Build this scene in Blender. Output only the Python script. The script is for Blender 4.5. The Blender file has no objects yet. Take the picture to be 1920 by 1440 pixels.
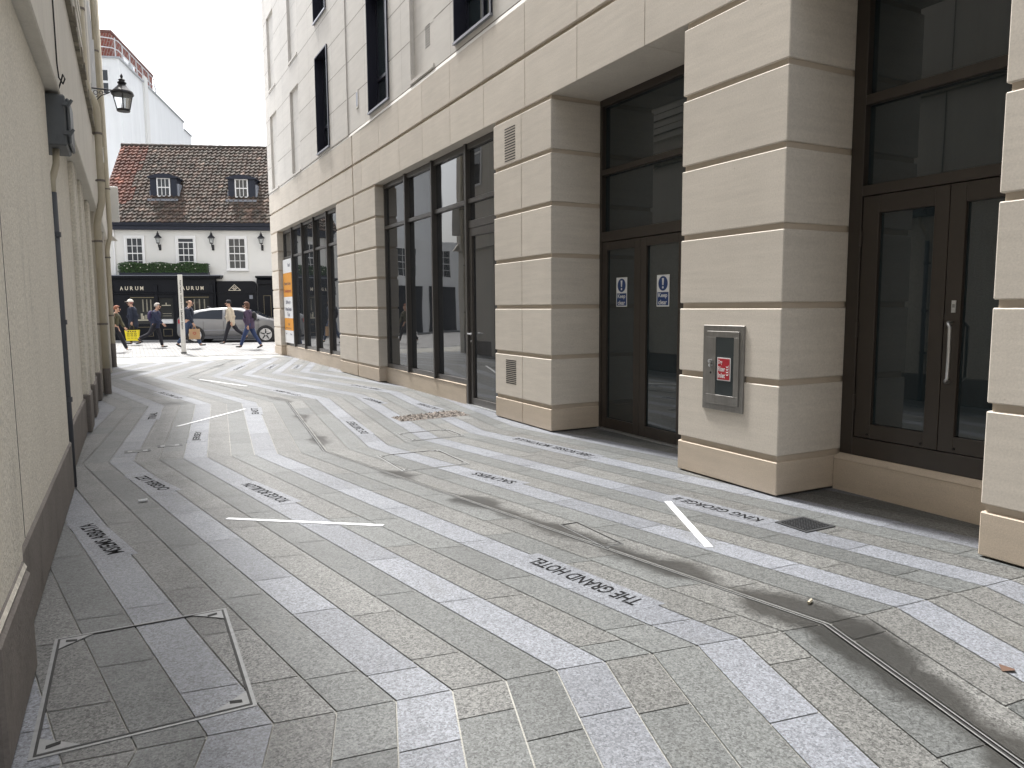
import bpy, bmesh, math, random
from mathutils import Vector, Matrix
random.seed(7)
S = bpy.context.scene
C = S.collection
R = math.radians
ORG = {}

# ------------------------------------------------------------------ helpers
class MB:
    """collects faces; build() links them as ONE mesh object"""
    def __init__(s, tf=None):
        s.v=[]; s.f=[]; s.t=[]; s.m=[]; s.tf=tf
    def add(s, vs, fs, tone=1.0, mi=0):
        b=len(s.v); s.v += [tuple(p) for p in vs]
        for f in fs:
            s.f.append([b+i for i in f]); s.t.append(tone); s.m.append(mi)
    def quad(s, pts, tone=1.0, mi=0): s.add(pts,[list(range(len(pts)))],tone,mi)
    def box(s,x0,x1,y0,y1,z0,z1,tone=1.0,mi=0):
        vs=[(x,y,z) for x in (x0,x1) for y in (y0,y1) for z in (z0,z1)]
        s.add(vs,[(0,1,3,2),(4,6,7,5),(0,4,5,1),(2,3,7,6),(0,2,6,4),(1,5,7,3)],tone,mi)
    def obox(s,o,ex,ey,ez,tone=1.0,mi=0):
        """box from corner o along three edge vectors"""
        o,ex,ey,ez=map(Vector,(o,ex,ey,ez))
        vs=[o+ex*i+ey*j+ez*k for i in (0,1) for j in (0,1) for k in (0,1)]
        fs=[(0,1,3,2),(4,6,7,5),(0,4,5,1),(2,3,7,6),(0,2,6,4),(1,5,7,3)]
        if ex.cross(ey).dot(ez)<0: fs=[f[::-1] for f in fs]
        s.add(vs,fs,tone,mi)
    def prism(s,poly,ext,tone=1.0,mi=0):
        """3d polygon extruded by vector ext"""
        n=len(poly); e=Vector(ext); vs=[Vector(p) for p in poly]+[Vector(p)+e for p in poly]
        fs=[list(range(n))[::-1],list(range(n,2*n))]+[[i,(i+1)%n,n+(i+1)%n,n+i] for i in range(n)]
        s.add(vs,fs,tone,mi)
    def tube(s,path,r,n=8,tone=1.0,mi=0,caps=True):
        P=[Vector(p) for p in path]; rs=r if isinstance(r,(list,tuple)) else [r]*len(P)
        b=[]; up=None
        for i,p in enumerate(P):
            d=(P[min(i+1,len(P)-1)]-P[max(i-1,0)]).normalized()
            if up is None: up=Vector((0,0,1)) if abs(d.z)<.9 else Vector((1,0,0))
            a=d.cross(up)
            if a.length<1e-4: a=d.cross(Vector((0.3,1,0.2)))
            a.normalize(); c=a.cross(d); up=c
            b += [p+(a*math.cos(2*math.pi*k/n)+c*math.sin(2*math.pi*k/n))*rs[i] for k in range(n)]
        fs=[]
        for i in range(len(P)-1):
            for k in range(n):
                fs.append([i*n+k,i*n+(k+1)%n,(i+1)*n+(k+1)%n,(i+1)*n+k])
        if caps: fs += [list(range(n))[::-1],[(len(P)-1)*n+k for k in range(n)]]
        s.add(b,fs,tone,mi)
    def lathe(s,prof,c=(0,0,0),n=16,tone=1.0,mi=0,axis='z',rot=0):
        vs=[];fs=[]
        for (r,h) in prof:
            for k in range(n):
                a=2*math.pi*k/n+rot; x,y=r*math.cos(a),r*math.sin(a)
                p={'z':(x,y,h),'y':(x,h,y),'x':(h,x,y)}[axis]
                vs.append((p[0]+c[0],p[1]+c[1],p[2]+c[2]))
        for i in range(len(prof)-1):
            for k in range(n):
                fs.append([i*n+k,i*n+(k+1)%n,(i+1)*n+(k+1)%n,(i+1)*n+k])
        fs.append(list(range(n))[::-1]); fs.append([(len(prof)-1)*n+k for k in range(n)])
        s.add(vs,fs,tone,mi)
    def ball(s,c,rx,ry,rz,n=12,m=8,keep=None,tone=1.0,mi=0):
        vs=[];fs=[]
        for i in range(m+1):
            th=math.pi*i/m
            for k in range(n):
                ph=2*math.pi*k/n
                vs.append((c[0]+rx*math.sin(th)*math.cos(ph),c[1]+ry*math.sin(th)*math.sin(ph),c[2]+rz*math.cos(th)))
        for i in range(m):
            for k in range(n):
                q=[i*n+k,(i+1)*n+k,(i+1)*n+(k+1)%n,i*n+(k+1)%n]
                ce=sum((Vector(vs[j]) for j in q),Vector())/4-Vector(c)
                if keep is None or keep(ce.x,ce.y,ce.z): fs.append(q)
        s.add(vs,fs,tone,mi)
    def build(s,name,mats,parent=None,origin=None,smooth=False,bevel=0,weld=False,xf=None):
        if origin is None: origin=ORG.get(parent.name if parent else None,(0,0,0))
        o=Vector(origin)
        vs=[]
        for p in s.v:
            q=Vector(p)
            if s.tf: q=Vector(s.tf(q))
            if xf is not None: q=xf@q
            else: q=q-o
            vs.append(q)
        me=bpy.data.meshes.new(name); me.from_pydata([tuple(v) for v in vs],[],s.f)
        if not isinstance(mats,(list,tuple)): mats=[mats]
        for m in mats: me.materials.append(m)
        a=me.attributes.new('tone','FLOAT','FACE')
        for i,t in enumerate(s.t): a.data[i].value=t
        for i,p in enumerate(me.polygons):
            p.material_index=s.m[i]; p.use_smooth=smooth
        if bevel or weld:
            bm=bmesh.new(); bm.from_mesh(me)
            if weld: bmesh.ops.remove_doubles(bm,verts=bm.verts,dist=1e-4)
            if bevel: bmesh.ops.bevel(bm,geom=bm.edges[:],offset=bevel,segments=1,affect='EDGES',clamp_overlap=True)
            bmesh.ops.recalc_face_normals(bm,faces=bm.faces)
            bm.to_mesh(me); bm.free()
        ob=bpy.data.objects.new(name,me); C.objects.link(ob)
        if parent: ob.parent=parent; ORG[ob.name]=tuple(o)
        else: ob.location=o; ORG[ob.name]=tuple(o)
        return ob
def tag(o,label,cat,group=None):
    o['label']=label; o['category']=cat
    if group: o['group']=group
    return o
def thing(name,label,cat,loc=(0,0,0),group=None,rz=0):
    o=bpy.data.objects.new(name,None); C.objects.link(o); o.location=loc; o.rotation_euler=(0,0,rz)
    o.empty_display_size=.2; ORG[o.name]=tuple(loc)
    return tag(o,label,cat,group)
def struct(o,kind='structure'):
    o['kind']=kind; return o
def copy_tree(o,parent=None):
    c=o.copy(); C.objects.link(c)
    if parent: c.parent=parent
    for ch in list(o.children): copy_tree(ch,c)
    return c
_tc={}
def text_geo(txt,font=None):
    if txt in _tc: return _tc[txt]
    cu=bpy.data.curves.new('t','FONT'); cu.body=txt; cu.size=1; cu.resolution_u=3; cu.offset=.018
    ob=bpy.data.objects.new('t',cu); C.objects.link(ob)
    dg=bpy.context.evaluated_depsgraph_get(); me=bpy.data.meshes.new_from_object(ob.evaluated_get(dg))
    vs=[(v.co.x,v.co.y) for v in me.vertices]; fs=[list(p.vertices) for p in me.polygons]
    bpy.data.objects.remove(ob); bpy.data.curves.remove(cu); bpy.data.meshes.remove(me)
    x0=min(v[0] for v in vs);x1=max(v[0] for v in vs);y0=min(v[1] for v in vs);y1=max(v[1] for v in vs)
    _tc[txt]=([((x-x0)/(x1-x0),(y-y0)/(y1-y0)) for x,y in vs],fs,(x1-x0)/(y1-y0)); return _tc[txt]
def put_text(mb,txt,o,ex,ey,mi=0,spread=None):
    """fit text into the rectangle o + ex*[0,1] + ey*[0,1]"""
    o,ex,ey=Vector(o),Vector(ex),Vector(ey)
    vs,fs,_=text_geo(txt)
    mb.add([o+ex*a+ey*b for a,b in vs],fs,1.0,mi)
def put_letters(mb,txt,o,ex,ey,fill=.62,mi=0):
    """spaced capitals"""
    o,ex=Vector(o),Vector(ex); n=len(txt)
    for i,ch in enumerate(txt):
        if ch!=' ': put_text(mb,ch,o+ex*(i/(n-1+fill)),ex*(fill/(n-1+fill)),ey,mi)

# ------------------------------------------------------------------ materials
class NT:
    def __init__(s,m): s.t=m.node_tree; s.n=s.t.nodes; s.l=s.t.links
    def new(s,ty,**k):
        n=s.n.new(ty)
        for a,b in k.items():
            if a.startswith('i_'):
                key=a[2:]; key=int(key) if key.isdigit() else key.replace('_',' ')
                n.inputs[key].default_value=b
            else: setattr(n,a,b)
        return n
    def link(s,a,b): s.l.new(a,b)
    def math(s,op,a,b=None,clamp=False):
        n=s.new('ShaderNodeMath',operation=op,use_clamp=clamp)
        for i,q in enumerate((a,b)):
            if q is None: continue
            if isinstance(q,(int,float)): n.inputs[i].default_value=q
            else: s.link(q,n.inputs[i])
        return n.outputs[0]
    def rng(s,x,a,b,c,d):
        n=s.new('ShaderNodeMapRange',clamp=True); s.link(x,n.inputs[0])
        for i,q in enumerate((a,b,c,d)): n.inputs[1+i].default_value=q
        return n.outputs[0]
    def noise(s,vec,scale,detail=3,rough=.55):
        n=s.new('ShaderNodeTexNoise'); n.inputs['Scale'].default_value=scale; n.inputs['Detail'].default_value=detail; n.inputs['Roughness'].default_value=rough
        s.link(vec,n.inputs['Vector']); return n.outputs['Fac']
    def mapv(s,vec,scale,rot=(0,0,0)):
        n=s.new('ShaderNodeMapping'); n.inputs['Scale'].default_value=scale; n.inputs['Rotation'].default_value=rot
        s.link(vec,n.inputs['Vector']); return n.outputs[0]
    def mulcol(s,col,fac):
        n=s.new('ShaderNodeVectorMath',operation='SCALE')
        if isinstance(col,(tuple,list)): n.inputs[0].default_value=col[:3]
        else: s.link(col,n.inputs[0])
        s.link(fac,n.inputs['Scale']); return n.outputs[0]
    def mix(s,fac,a,b):
        n=s.new('ShaderNodeMix',data_type='RGBA'); 
        if isinstance(fac,(int,float)): n.inputs[0].default_value=fac
        else: s.link(fac,n.inputs[0])
        for i,q in ((6,a),(7,b)):
            if isinstance(q,(tuple,list)): n.inputs[i].default_value=(*q[:3],1)
            else: s.link(q,n.inputs[i])
        return n.outputs[2]
def base_mat(name):
    m=bpy.data.materials.new(name); m.use_nodes=True; t=NT(m); b=t.n['Principled BSDF']
    return m,t,b
def mat(name,col,rough=.5,metal=0.,amp=.12,scale=6.,fine=0.,fscale=150.,bump=0.,bscale=60.,streak=None,spec=.5,coat=0.,stain=None,alt=None):
    """general procedural material: per-face tone, broad mottling, fine speckle, optional streaks, stains and bump"""
    m,t,b=base_mat(name)
    tc=t.new('ShaderNodeTexCoord').outputs['Object']
    at=t.new('ShaderNodeAttribute',attribute_name='tone').outputs['Fac']
    f=t.math('ADD',t.math('MULTIPLY',t.math('SUBTRACT',t.noise(tc,scale,4,.6),.5),amp*2),1.0)
    f=t.math('MULTIPLY',f,at)
    if fine:
        nf=t.rng(t.noise(tc,fscale,2,.6),.3,.7,-1,1)
        f=t.math('MULTIPLY',f,t.math('ADD',t.math('MULTIPLY',nf,fine),1.0))
    if streak:
        sv=t.mapv(tc,streak[0]); ns=t.rng(t.noise(sv,1.0,5,.65),.3,.7,-1,1)
        f=t.math('MULTIPLY',f,t.math('ADD',t.math('MULTIPLY',ns,streak[1]),1.0))
    c=col
    if alt: c=t.mix(t.rng(t.noise(tc,alt[1],3,.6),.4,.62,0,1),col,alt[0])
    c=t.mulcol(c,f)
    if stain:
        sn=t.rng(t.noise(t.mapv(tc,stain[1]),1.0,5,.65),stain[2],stain[2]+.16,0,stain[3])
        c=t.mix(sn,c,stain[0])
    t.link(c,b.inputs['Base Color'])
    b.inputs['Metallic'].default_value=metal
    rr=t.math('ADD',t.math('MULTIPLY',t.math('SUBTRACT',t.noise(tc,scale*2.3,3),.5),.25),rough,True); t.link(rr,b.inputs['Roughness'])
    b.inputs['Specular IOR Level'].default_value=spec; b.inputs['Coat Weight'].default_value=coat
    if bump:
        bn=t.new('ShaderNodeBump'); bn.inputs['Strength'].default_value=bump; bn.inputs['Distance'].default_value=.01
        t.link(t.noise(tc,bscale,4,.65),bn.inputs['Height']); t.link(bn.outputs[0],b.inputs['Normal'])
    return m
def glass_mat(name,col,wob=.0,rough=.02,ior=1.52,spec=.5):
    m,t,b=base_mat(name)
    b.inputs['Base Color'].default_value=(*col,1); b.inputs['Roughness'].default_value=rough; b.inputs['IOR'].default_value=ior; b.inputs['Specular IOR Level'].default_value=spec
    if wob:
        tc=t.new('ShaderNodeTexCoord').outputs['Object']
        bn=t.new('ShaderNodeBump'); bn.inputs['Strength'].default_value=wob; bn.inputs['Distance'].default_value=.02
        t.link(t.noise(tc,1.1,1,.4),bn.inputs['Height']); t.link(bn.outputs[0],b.inputs['Normal'])
    return m
# line of the slot drain: X of the channel at each zigzag turn
CH=[(-8.0,2.5),(-2.6,1.30),(2.29,2.845),(7.70,1.753),(12.17,2.20),(17.70,1.06),(22.9,2.63),(25.7,1.79)]
def chx(y):
    if y<=CH[0][0]: return CH[0][1]
    for (a,xa),(b,xb) in zip(CH,CH[1:]):
        if y<=b: return xa+(xb-xa)*(y-a)/(b-a)
    return CH[-1][1]
def granite(name,col,spk,light=False):
    m,t,b=base_mat(name)
    geo=t.new('ShaderNodeNewGeometry').outputs['Position']
    sp=t.new('ShaderNodeSeparateXYZ'); t.link(geo,sp.inputs[0])
    at=t.new('ShaderNodeAttribute',attribute_name='tone').outputs['Fac']
    vs_=[]
    for sc_ in (115,210):
        vo=t.new('ShaderNodeTexVoronoi'); vo.inputs['Scale'].default_value=sc_; t.link(geo,vo.inputs['Vector']); sx_=t.new('ShaderNodeSeparateColor'); t.link(vo.outputs['Color'],sx_.inputs[0]); vs_.append(sx_.outputs[0])
    s1=t.rng(vs_[0],0,1,-1.25,1.25); s2=t.rng(vs_[1],0,1,-1.25,1.25)
    f=t.math('ADD',t.math('ADD',t.math('MULTIPLY',s1,spk),t.math('MULTIPLY',s2,spk*.8)),1.0)
    f=t.math('MULTIPLY',f,at)
    f=t.math('MULTIPLY',f,t.math('ADD',t.math('MULTIPLY',t.math('SUBTRACT',t.noise(geo,1.7,5,.65),.5),.30),1.0))
    c=t.mulcol(col,f)
    gu=t.new('ShaderNodeTexVoronoi'); gu.inputs['Scale'].default_value=2.6; t.link(geo,gu.inputs['Vector'])
    c=t.mix(t.rng(gu.outputs['Distance'],.020,.034,.5,0),c,(.03,.03,.03))
    # wet, dirty band either side of the drain
    fc=t.new('ShaderNodeFloatCurve'); cv=fc.mapping.curves[0]
    pts=[((y+8.0)/33.7,x/4.0) for y,x in CH]
    cv.points[0].location=pts[0]; cv.points[1].location=pts[-1]
    for q in pts[1:-1]: cv.points.new(*q)
    for q in cv.points: q.handle_type='VECTOR'
    fc.mapping.update()
    yn=t.math('DIVIDE',t.math('ADD',sp.outputs[1],8.0),33.7); t.link(yn,fc.inputs['Value'])
    d=t.math('SUBTRACT',sp.outputs[0],t.math('MULTIPLY',fc.outputs[0],4.0))
    wob=t.math('MULTIPLY',t.math('SUBTRACT',t.noise(geo,3.6,5,.65),.5),.24)
    lon=t.rng(t.noise(t.mapv(geo,(.001,.75,.001)),1.0,2,.5),.38,.60,-.13,.12)
    dr=t.math('ADD',t.math('ABSOLUTE',t.math('SUBTRACT',d,.03)),wob)
    near=t.rng(sp.outputs[1],3.4,6.5,.10,-.035)
    w=t.rng(t.math('SUBTRACT',t.math('ADD',lon,near),dr),-.06,.04,0,1)
    # streaks of grime under the joints, further away from the drain
    g=t.rng(t.noise(t.mapv(geo,(2.6,.9,1)),1.0,5,.62),.60,.78,0,.40)
    c=t.mix(g,c,(.085,.08,.065))
    c=t.mix(t.math('MULTIPLY',w,.85),c,(.022,.0215,.020))
    t.link(c,b.inputs['Base Color'])
    ro=t.math('ADD',t.math('MULTIPLY',t.math('SUBTRACT',t.noise(geo,3.1,4),.5),.30),.57 if not light else .53)
    ro=t.math('SUBTRACT',ro,t.math('MULTIPLY',w,.16)); t.link(ro,b.inputs['Roughness'])
    b.inputs['Specular IOR Level'].default_value=.5
    bn=t.new('ShaderNodeBump'); bn.inputs['Strength'].default_value=.14; bn.inputs['Distance'].default_value=.004
    t.link(t.noise(geo,130,2,.6),bn.inputs['Height']); t.link(bn.outputs[0],b.inputs['Normal'])
    return m
M={}
M['lite']=granite('pale_blue_granite',(.152,.161,.180),.28,True)
M['green']=granite('green_grey_granite',(.092,.097,.096),.34)
M['beige']=granite('buff_grey_granite',(.109,.110,.106),.42)
M['grout']=mat('grout',(.30,.295,.27),.85,amp=.5,scale=1.3,fine=.3)
M['slot']=mat('slot_dark',(.015,.015,.015),.7)
M['steel']=mat('brushed_steel',(.62,.63,.64),.34,metal=.85,amp=.2,scale=14)
M['steeldark']=mat('dull_brushed_steel',(.27,.26,.245),.38,metal=.7,amp=.2,scale=9,streak=((30,30,1.5),.12))
M['strip']=mat('white_stone_strip',(.72,.73,.75),.4,amp=.12,scale=9,fine=.1)
M['galv']=mat('galvanised_frame',(.22,.225,.225),.5,metal=.3,amp=.35,scale=22)
M['black']=mat('black_hole',(.008,.008,.008),.8)
M['iron']=mat('cast_iron',(.05,.052,.056),.5,metal=.5,amp=.3,scale=20,bump=.4)
M['letter']=mat('engraved_infill',(.014,.014,.015),.9,spec=.08,amp=.3,scale=30)
M['stone']=mat('limestone',(.625,.572,.50),.75,amp=.11,scale=1.3,fine=.07,fscale=75,bump=.09,bscale=70,streak=((1.6,1.6,19),.06),stain=((.27,.21,.15),(18,18,55),.635,.55))
M['plinth']=mat('limestone_plinth',(.55,.465,.37),.7,amp=.12,scale=1.5,fine=.09,fscale=120,bump=.12,bscale=70,streak=((2.2,2.2,15),.06),stain=((.27,.20,.13),(16,16,50),.64,.5))
M['stone_up']=mat('limestone_ashlar',(.655,.63,.59),.75,amp=.07,scale=1.2,fine=.03,bump=.05,streak=((1.0,1.0,9),.05))  # paler, greyer copy of limestone; stronger sky light put into the colour
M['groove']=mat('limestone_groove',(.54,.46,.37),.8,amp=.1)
M['joint']=mat('dark_joint',(.25,.215,.175),.9)  # dark backing colour seen in the joints between ashlar slabs
M['bronze']=mat('bronze_frame',(.050,.041,.034),.38,metal=.25,amp=.12,scale=5,coat=.1)
M['bronze2']=mat('bronze_grey_frame',(.085,.078,.072),.36,metal=.3,amp=.12,scale=5,coat=.1)
M['navy']=mat('dark_window_metal',(.026,.027,.042),.35,metal=.2,amp=.1)
M['sill']=mat('grey_sill_metal',(.30,.31,.35),.35,metal=.5,amp=.1)
M['gdark']=glass_mat('door_glass',(.018,.027,.031),ior=1.75)
M['gshop']=glass_mat('shop_glass',(.034,.037,.041),wob=.10,rough=.012,ior=1.85,spec=.5)
M['gwin']=glass_mat('window_glass',(.03,.033,.038),wob=.06,rough=.04)
M['render']=mat('roughcast_render',(.74,.70,.615),.9,amp=.10,scale=1.1,fine=.15,fscale=42,bump=1.0,bscale=48,streak=((9,9,.55),.03),stain=((.42,.40,.35),(3.5,3.5,.9),.58,.5))
M['render2']=mat('painted_render',(.64,.61,.55),.85,amp=.08,scale=1.1,fine=.04,fscale=60,bump=.2,bscale=80,streak=((7,7,.5),.05),stain=((.40,.38,.33),(4,4,.4),.60,.5))
M['plinthgrey']=mat('grey_plinth_paint',(.19,.17,.155),.8,amp=.25,scale=2.5,fine=.12,fscale=60,bump=.35,bscale=50,stain=((.07,.055,.05),(3,3,2.2),.55,.6))
M['pipecream']=mat('cream_pipe_paint',(.50,.45,.345),.5,amp=.18,scale=5,stain=((.22,.19,.14),(6,6,1.5),.62,.6))
M['pipegrey']=mat('grey_pipe_paint',(.075,.082,.098),.5,amp=.2,scale=8)
M['boxgrey']=mat('grey_box_paint',(.105,.115,.125),.5,amp=.16,scale=7,stain=((.05,.05,.05),(9,9,4),.6,.5))
M['lead']=mat('lead_flashing',(.22,.235,.27),.6,amp=.2,scale=8)
M['whiterender']=mat('white_render',(.80,.81,.81),.85,amp=.05,scale=.6,streak=((2.2,2.2,.25),.05),stain=((.55,.55,.54),(2.2,2.2,.35),.66,.4))
M['shopwhite']=mat('white_wall_paint',(.74,.735,.71),.8,amp=.05,scale=1.5,stain=((.5,.48,.42),(3,3,.6),.66,.4))
M['whitepaint']=mat('white_gloss_paint',(.80,.80,.80),.4,amp=.05)
M['blackpaint']=mat('black_shopfront_paint',(.006,.007,.011),.45,amp=.2,scale=3,spec=.22)
M['slate']=mat('dormer_lead_paint',(.022,.026,.040),.5,amp=.15,scale=5,spec=.3)
M['gold']=mat('pale_gold_letters',(.75,.68,.55),.4,amp=.1)
M['tile']=mat('clay_pantile',(.086,.058,.045),.85,amp=.35,scale=2.2,fine=.2,fscale=26,bump=.4,bscale=30,alt=((.068,.059,.048),3.1),stain=((.36,.33,.28),(7,7,7),.66,.8))
M['tilered']=mat('red_pantile',(.115,.045,.031),.85,amp=.3,scale=3,fine=.15,fscale=26,bump=.4,bscale=30,stain=((.16,.10,.07),(5,5,5),.55,.6))
M['brick']=None
M['grey_glass']=glass_mat('pale_glass',(.10,.14,.16),rough=.1)
M['skin']=mat('skin',(.50,.30,.215),.55,amp=.06,scale=20)
def cloth(name,col,rough=.85,amp=.18): return mat(name,col,rough,amp=amp,scale=9,fine=.1,fscale=180,bump=.2,bscale=40)
M['lampblack']=mat('black_lamp_paint',(.012,.012,.016),.35,amp=.15,coat=.2)
M['lampglass']=None
m,t,b=base_mat('lantern_glass'); b.inputs['Base Color'].default_value=(.72,.74,.74,1); b.inputs['Roughness'].default_value=.12; b.inputs['Transmission Weight'].default_value=.85; b.inputs['IOR'].default_value=1.1; M['lampglass']=m
def brick_mat(name,c1,c2,mo,scale,bw,rh,ms,rough=.9,axis=None):
    m,t,b=base_mat(name); tc=t.new('ShaderNodeTexCoord').outputs['Object']
    v=tc
    if axis: v=t.mapv(tc,(1,1,1),axis)
    br=t.new('ShaderNodeTexBrick'); t.link(v,br.inputs['Vector'])
    br.inputs['Color1'].default_value=(*c1,1); br.inputs['Color2'].default_value=(*c2,1); br.inputs['Mortar'].default_value=(*mo,1)
    br.inputs['Scale'].default_value=scale; br.inputs['Brick Width'].default_value=bw; br.inputs['Row Height'].default_value=rh; br.inputs['Mortar Size'].default_value=ms
    c=t.mulcol(br.outputs['Color'],t.rng(t.noise(tc,2,4),.2,.8,.75,1.25))
    t.link(c,b.inputs['Base Color']); b.inputs['Roughness'].default_value=rough
    bn=t.new('ShaderNodeBump'); bn.inputs['Strength'].default_value=.5; bn.inputs['Distance'].default_value=.01; bn.invert=True
    t.link(br.outputs['Fac'],bn.inputs['Height']); t.link(bn.outputs[0],b.inputs['Normal'])
    return m
M['brick']=brick_mat('red_brick',(.25,.075,.055),(.19,.06,.045),(.28,.2,.17),1.0,.45,.15,.02,axis=(R(90),0,R(73.4)))
M['setts']=brick_mat('granite_setts',(.23,.228,.225),(.175,.172,.17),(.09,.088,.085),1.0,.24,.14,.014,.6)
M['asphalt']=mat('asphalt',(.10,.10,.10),.8,amp=.2,fine=.3,fscale=80)
M['paving']=mat('street_paving',(.24,.238,.235),.7,amp=.12,scale=2,fine=.15,fscale=60)

def gz(y): return 0.12*min(1.0,max(0.0,(y-24.0)/5.0))

# ------------------------------------------------------------------ camera, light, sky
cam=bpy.data.cameras.new('camera'); co=bpy.data.objects.new('camera',cam); C.objects.link(co); S.camera=co
cam.sensor_width=36; cam.lens=36*1377.73/1920; cam.clip_start=.05; cam.clip_end=2000
pit,yaw,rol=R(5.98054),R(27.33603),R(-.393435)
fw=Vector((math.sin(yaw)*math.cos(pit),math.cos(yaw)*math.cos(pit),-math.sin(pit))); r0=Vector((math.cos(yaw),-math.sin(yaw),0)); u0=r0.cross(fw)
rr=r0*math.cos(rol)+u0*math.sin(rol); uu=-r0*math.sin(rol)+u0*math.cos(rol)
co.matrix_world=Matrix(((rr.x,uu.x,-fw.x,0),(rr.y,uu.y,-fw.y,0),(rr.z,uu.z,-fw.z,1.5),(0,0,0,1)))
SUN_EL,SUN_AZ=R(60),R(-9)      # azimuth from +Y towards +X
W=bpy.data.worlds.new('World'); S.world=W; W.use_nodes=True; wt=NT(W)
sky=wt.new('ShaderNodeTexSky',sky_type='NISHITA'); sky.sun_disc=False; sky.sun_elevation=SUN_EL; sky.sun_rotation=SUN_AZ; sky.air_density=1.0; sky.dust_density=4.0; sky.ozone_density=1.0
hs=wt.new('ShaderNodeHueSaturation'); hs.inputs['Saturation'].default_value=.26; wt.link(sky.outputs[0],hs.inputs['Color'])
bg=wt.n['Background']; wt.link(hs.outputs[0],bg.inputs['Color']); bg.inputs['Strength'].default_value=.15
sl=bpy.data.lights.new('sun','SUN'); sl.energy=2.8; sl.angle=R(3.5); sl.color=(1,.975,.94)
so=bpy.data.objects.new('sun',sl); C.objects.link(so)
sd=Vector((math.sin(SUN_AZ)*math.cos(SUN_EL),math.cos(SUN_AZ)*math.cos(SUN_EL),math.sin(SUN_EL)))
so.rotation_euler=sd.to_track_quat('Z','Y').to_euler()
S.view_settings.view_transform='Standard'; S.view_settings.look='None'; S.view_settings.exposure=1.35; S.view_settings.gamma=1

# ------------------------------------------------------------------ ground, paving
g=MB(); g.quad([(-400,-400,-.06),(400,-400,-.06),(400,600,-.06),(-400,600,-.06)]); struct(g.build('ground',M['asphalt']))
TURN=[(2.5,[(-2,-7.8),(6,-8.2)]),(1.30,[(-2,-2.3),(6,-2.8)]),
 (2.845,[(-1.4,2.87),(.177,2.677),(.867,2.585),(1.532,2.50),(2.2,2.395),(2.845,2.285),(3.4,2.25),(4.0,2.21),(5.6,2.12)]),
 (1.753,[(-1.4,8.33),(-.485,8.217),(0,8.15),(.43,8.03),(1.09,7.85),(1.753,7.70),(2.275,7.66),(2.99,7.83),(3.68,8.02),(5.6,8.3)]),
 (2.20,[(-1.4,12.85),(-.234,12.75),(.66,12.62),(1.33,12.41),(2.2,12.17),(2.88,12.25),(3.39,12.44),(4.3,12.6),(5.6,12.7)]),
 (1.06,[(-1.4,18.3),(-.3,18.15),(.43,17.92),(1.06,17.72),(1.7,17.68),(2.4,17.72),(3.1,17.78),(5.6,17.9)]),
 (2.63,[(-1.4,22.8),(.84,22.8),(2.63,22.86),(4.2,23.1),(5.6,23.2)]),
 (1.79,[(-1.4,26.3),(5.6,24.8)])]
def lineY(k,x):
    P=TURN[k][1]
    for (a,ya),(b,yb) in zip(P,P[1:]):
        if x<=b or b==P[-1][0]: return ya+(yb-ya)*(x-a)/(b-a)
CW=.2217; HS=.022
def offs(side,j): return side*(HS+CW*j)
mats_p=[M['lite'],M['green'],M['beige'],M['grout']]
pv=MB(); gr=MB(); rnd=random.Random(3)
def bpt(k,o):
    x=TURN[k][0]+o; return (x,lineY(k,x))
def lerp2(a,b,t): return (a[0]+(b[0]-a[0])*t,a[1]+(b[1]-a[1])*t)
for k in range(len(TURN)-1):
    for side in (-1,1):
        for j in range(0,26):
            oa,ob=sorted((offs(side,j),offs(side,j+1)))
            A0,A1,B0,B1=bpt(k,oa),bpt(k,ob),bpt(k+1,oa),bpt(k+1,ob)
            if max(A0[0],A1[0],B0[0],B1[0])<-1.15 or min(A0[0],B0[0])>5.35: continue
            L=(B0[1]-A0[1])
            light=(j%3==2)
            t=0; cuts=[0.0]
            if rnd.random()<.5: t=rnd.uniform(.12,.45)/L; cuts.append(t)
            while True:
                t+=rnd.uniform(.55,1.15)/L
                if t>1-.14/L: break
                cuts.append(t)
            cuts.append(1.0)
            jw=.0032/CW; 
            gr.quad([(*A0,gz(A0[1])-.007),(*A1,gz(A1[1])-.007),(*B1,gz(B1[1])-.007),(*B0,gz(B0[1])-.007)])
            for t0,t1 in zip(cuts,cuts[1:]):
                e=.003/L
                a=lerp2(A0,B0,t0+e); bq=lerp2(A1,B1,t0+e); c=lerp2(A1,B1,t1-e); d=lerp2(A0,B0,t1-e)
                if side*1.0>0 or True:
                    a,bq=lerp2(a,bq,jw),lerp2(a,bq,1-jw); d,c=lerp2(d,c,jw),lerp2(d,c,1-jw)
                if light: mi=0
                else: mi=1 if (j%3==(0 if side<0 else 1)) else 2
                if not light and rnd.random()<.10: mi=3-mi
                tone=rnd.uniform(.85,1.15)
                pv.quad([(*a,gz(a[1])),(*bq,gz(bq[1])),(*c,gz(c[1])),(*d,gz(d[1]))],tone,mi)
struct(gr.build('paving_bed',M['grout'])); struct(pv.build('pavement',mats_p))
# slot drain: dark gap with two steel edges
dr=thing('slot_drain','long narrow metal slot drain zigzagging down the middle of the alley','drain',(2.0,8,0))
ds=MB(); de=MB()
for k in range(len(TURN)-1):
    for (o0,o1,mb,z) in ((-.009,.009,ds,-.004),(-.016,-.009,de,.001),(.009,.016,de,.001)):
        a,b_,c,d=bpt(k,o0),bpt(k,o1),bpt(k+1,o1),bpt(k+1,o0)
        if k>=6: continue
        mb.quad([(*a,gz(a[1])+z),(*b_,gz(b_[1])+z),(*c,gz(c[1])+z),(*d,gz(d[1])+z)])
ds.build('slot',M['slot'],dr); de.build('metal_edge',M['galv'],dr)
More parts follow.
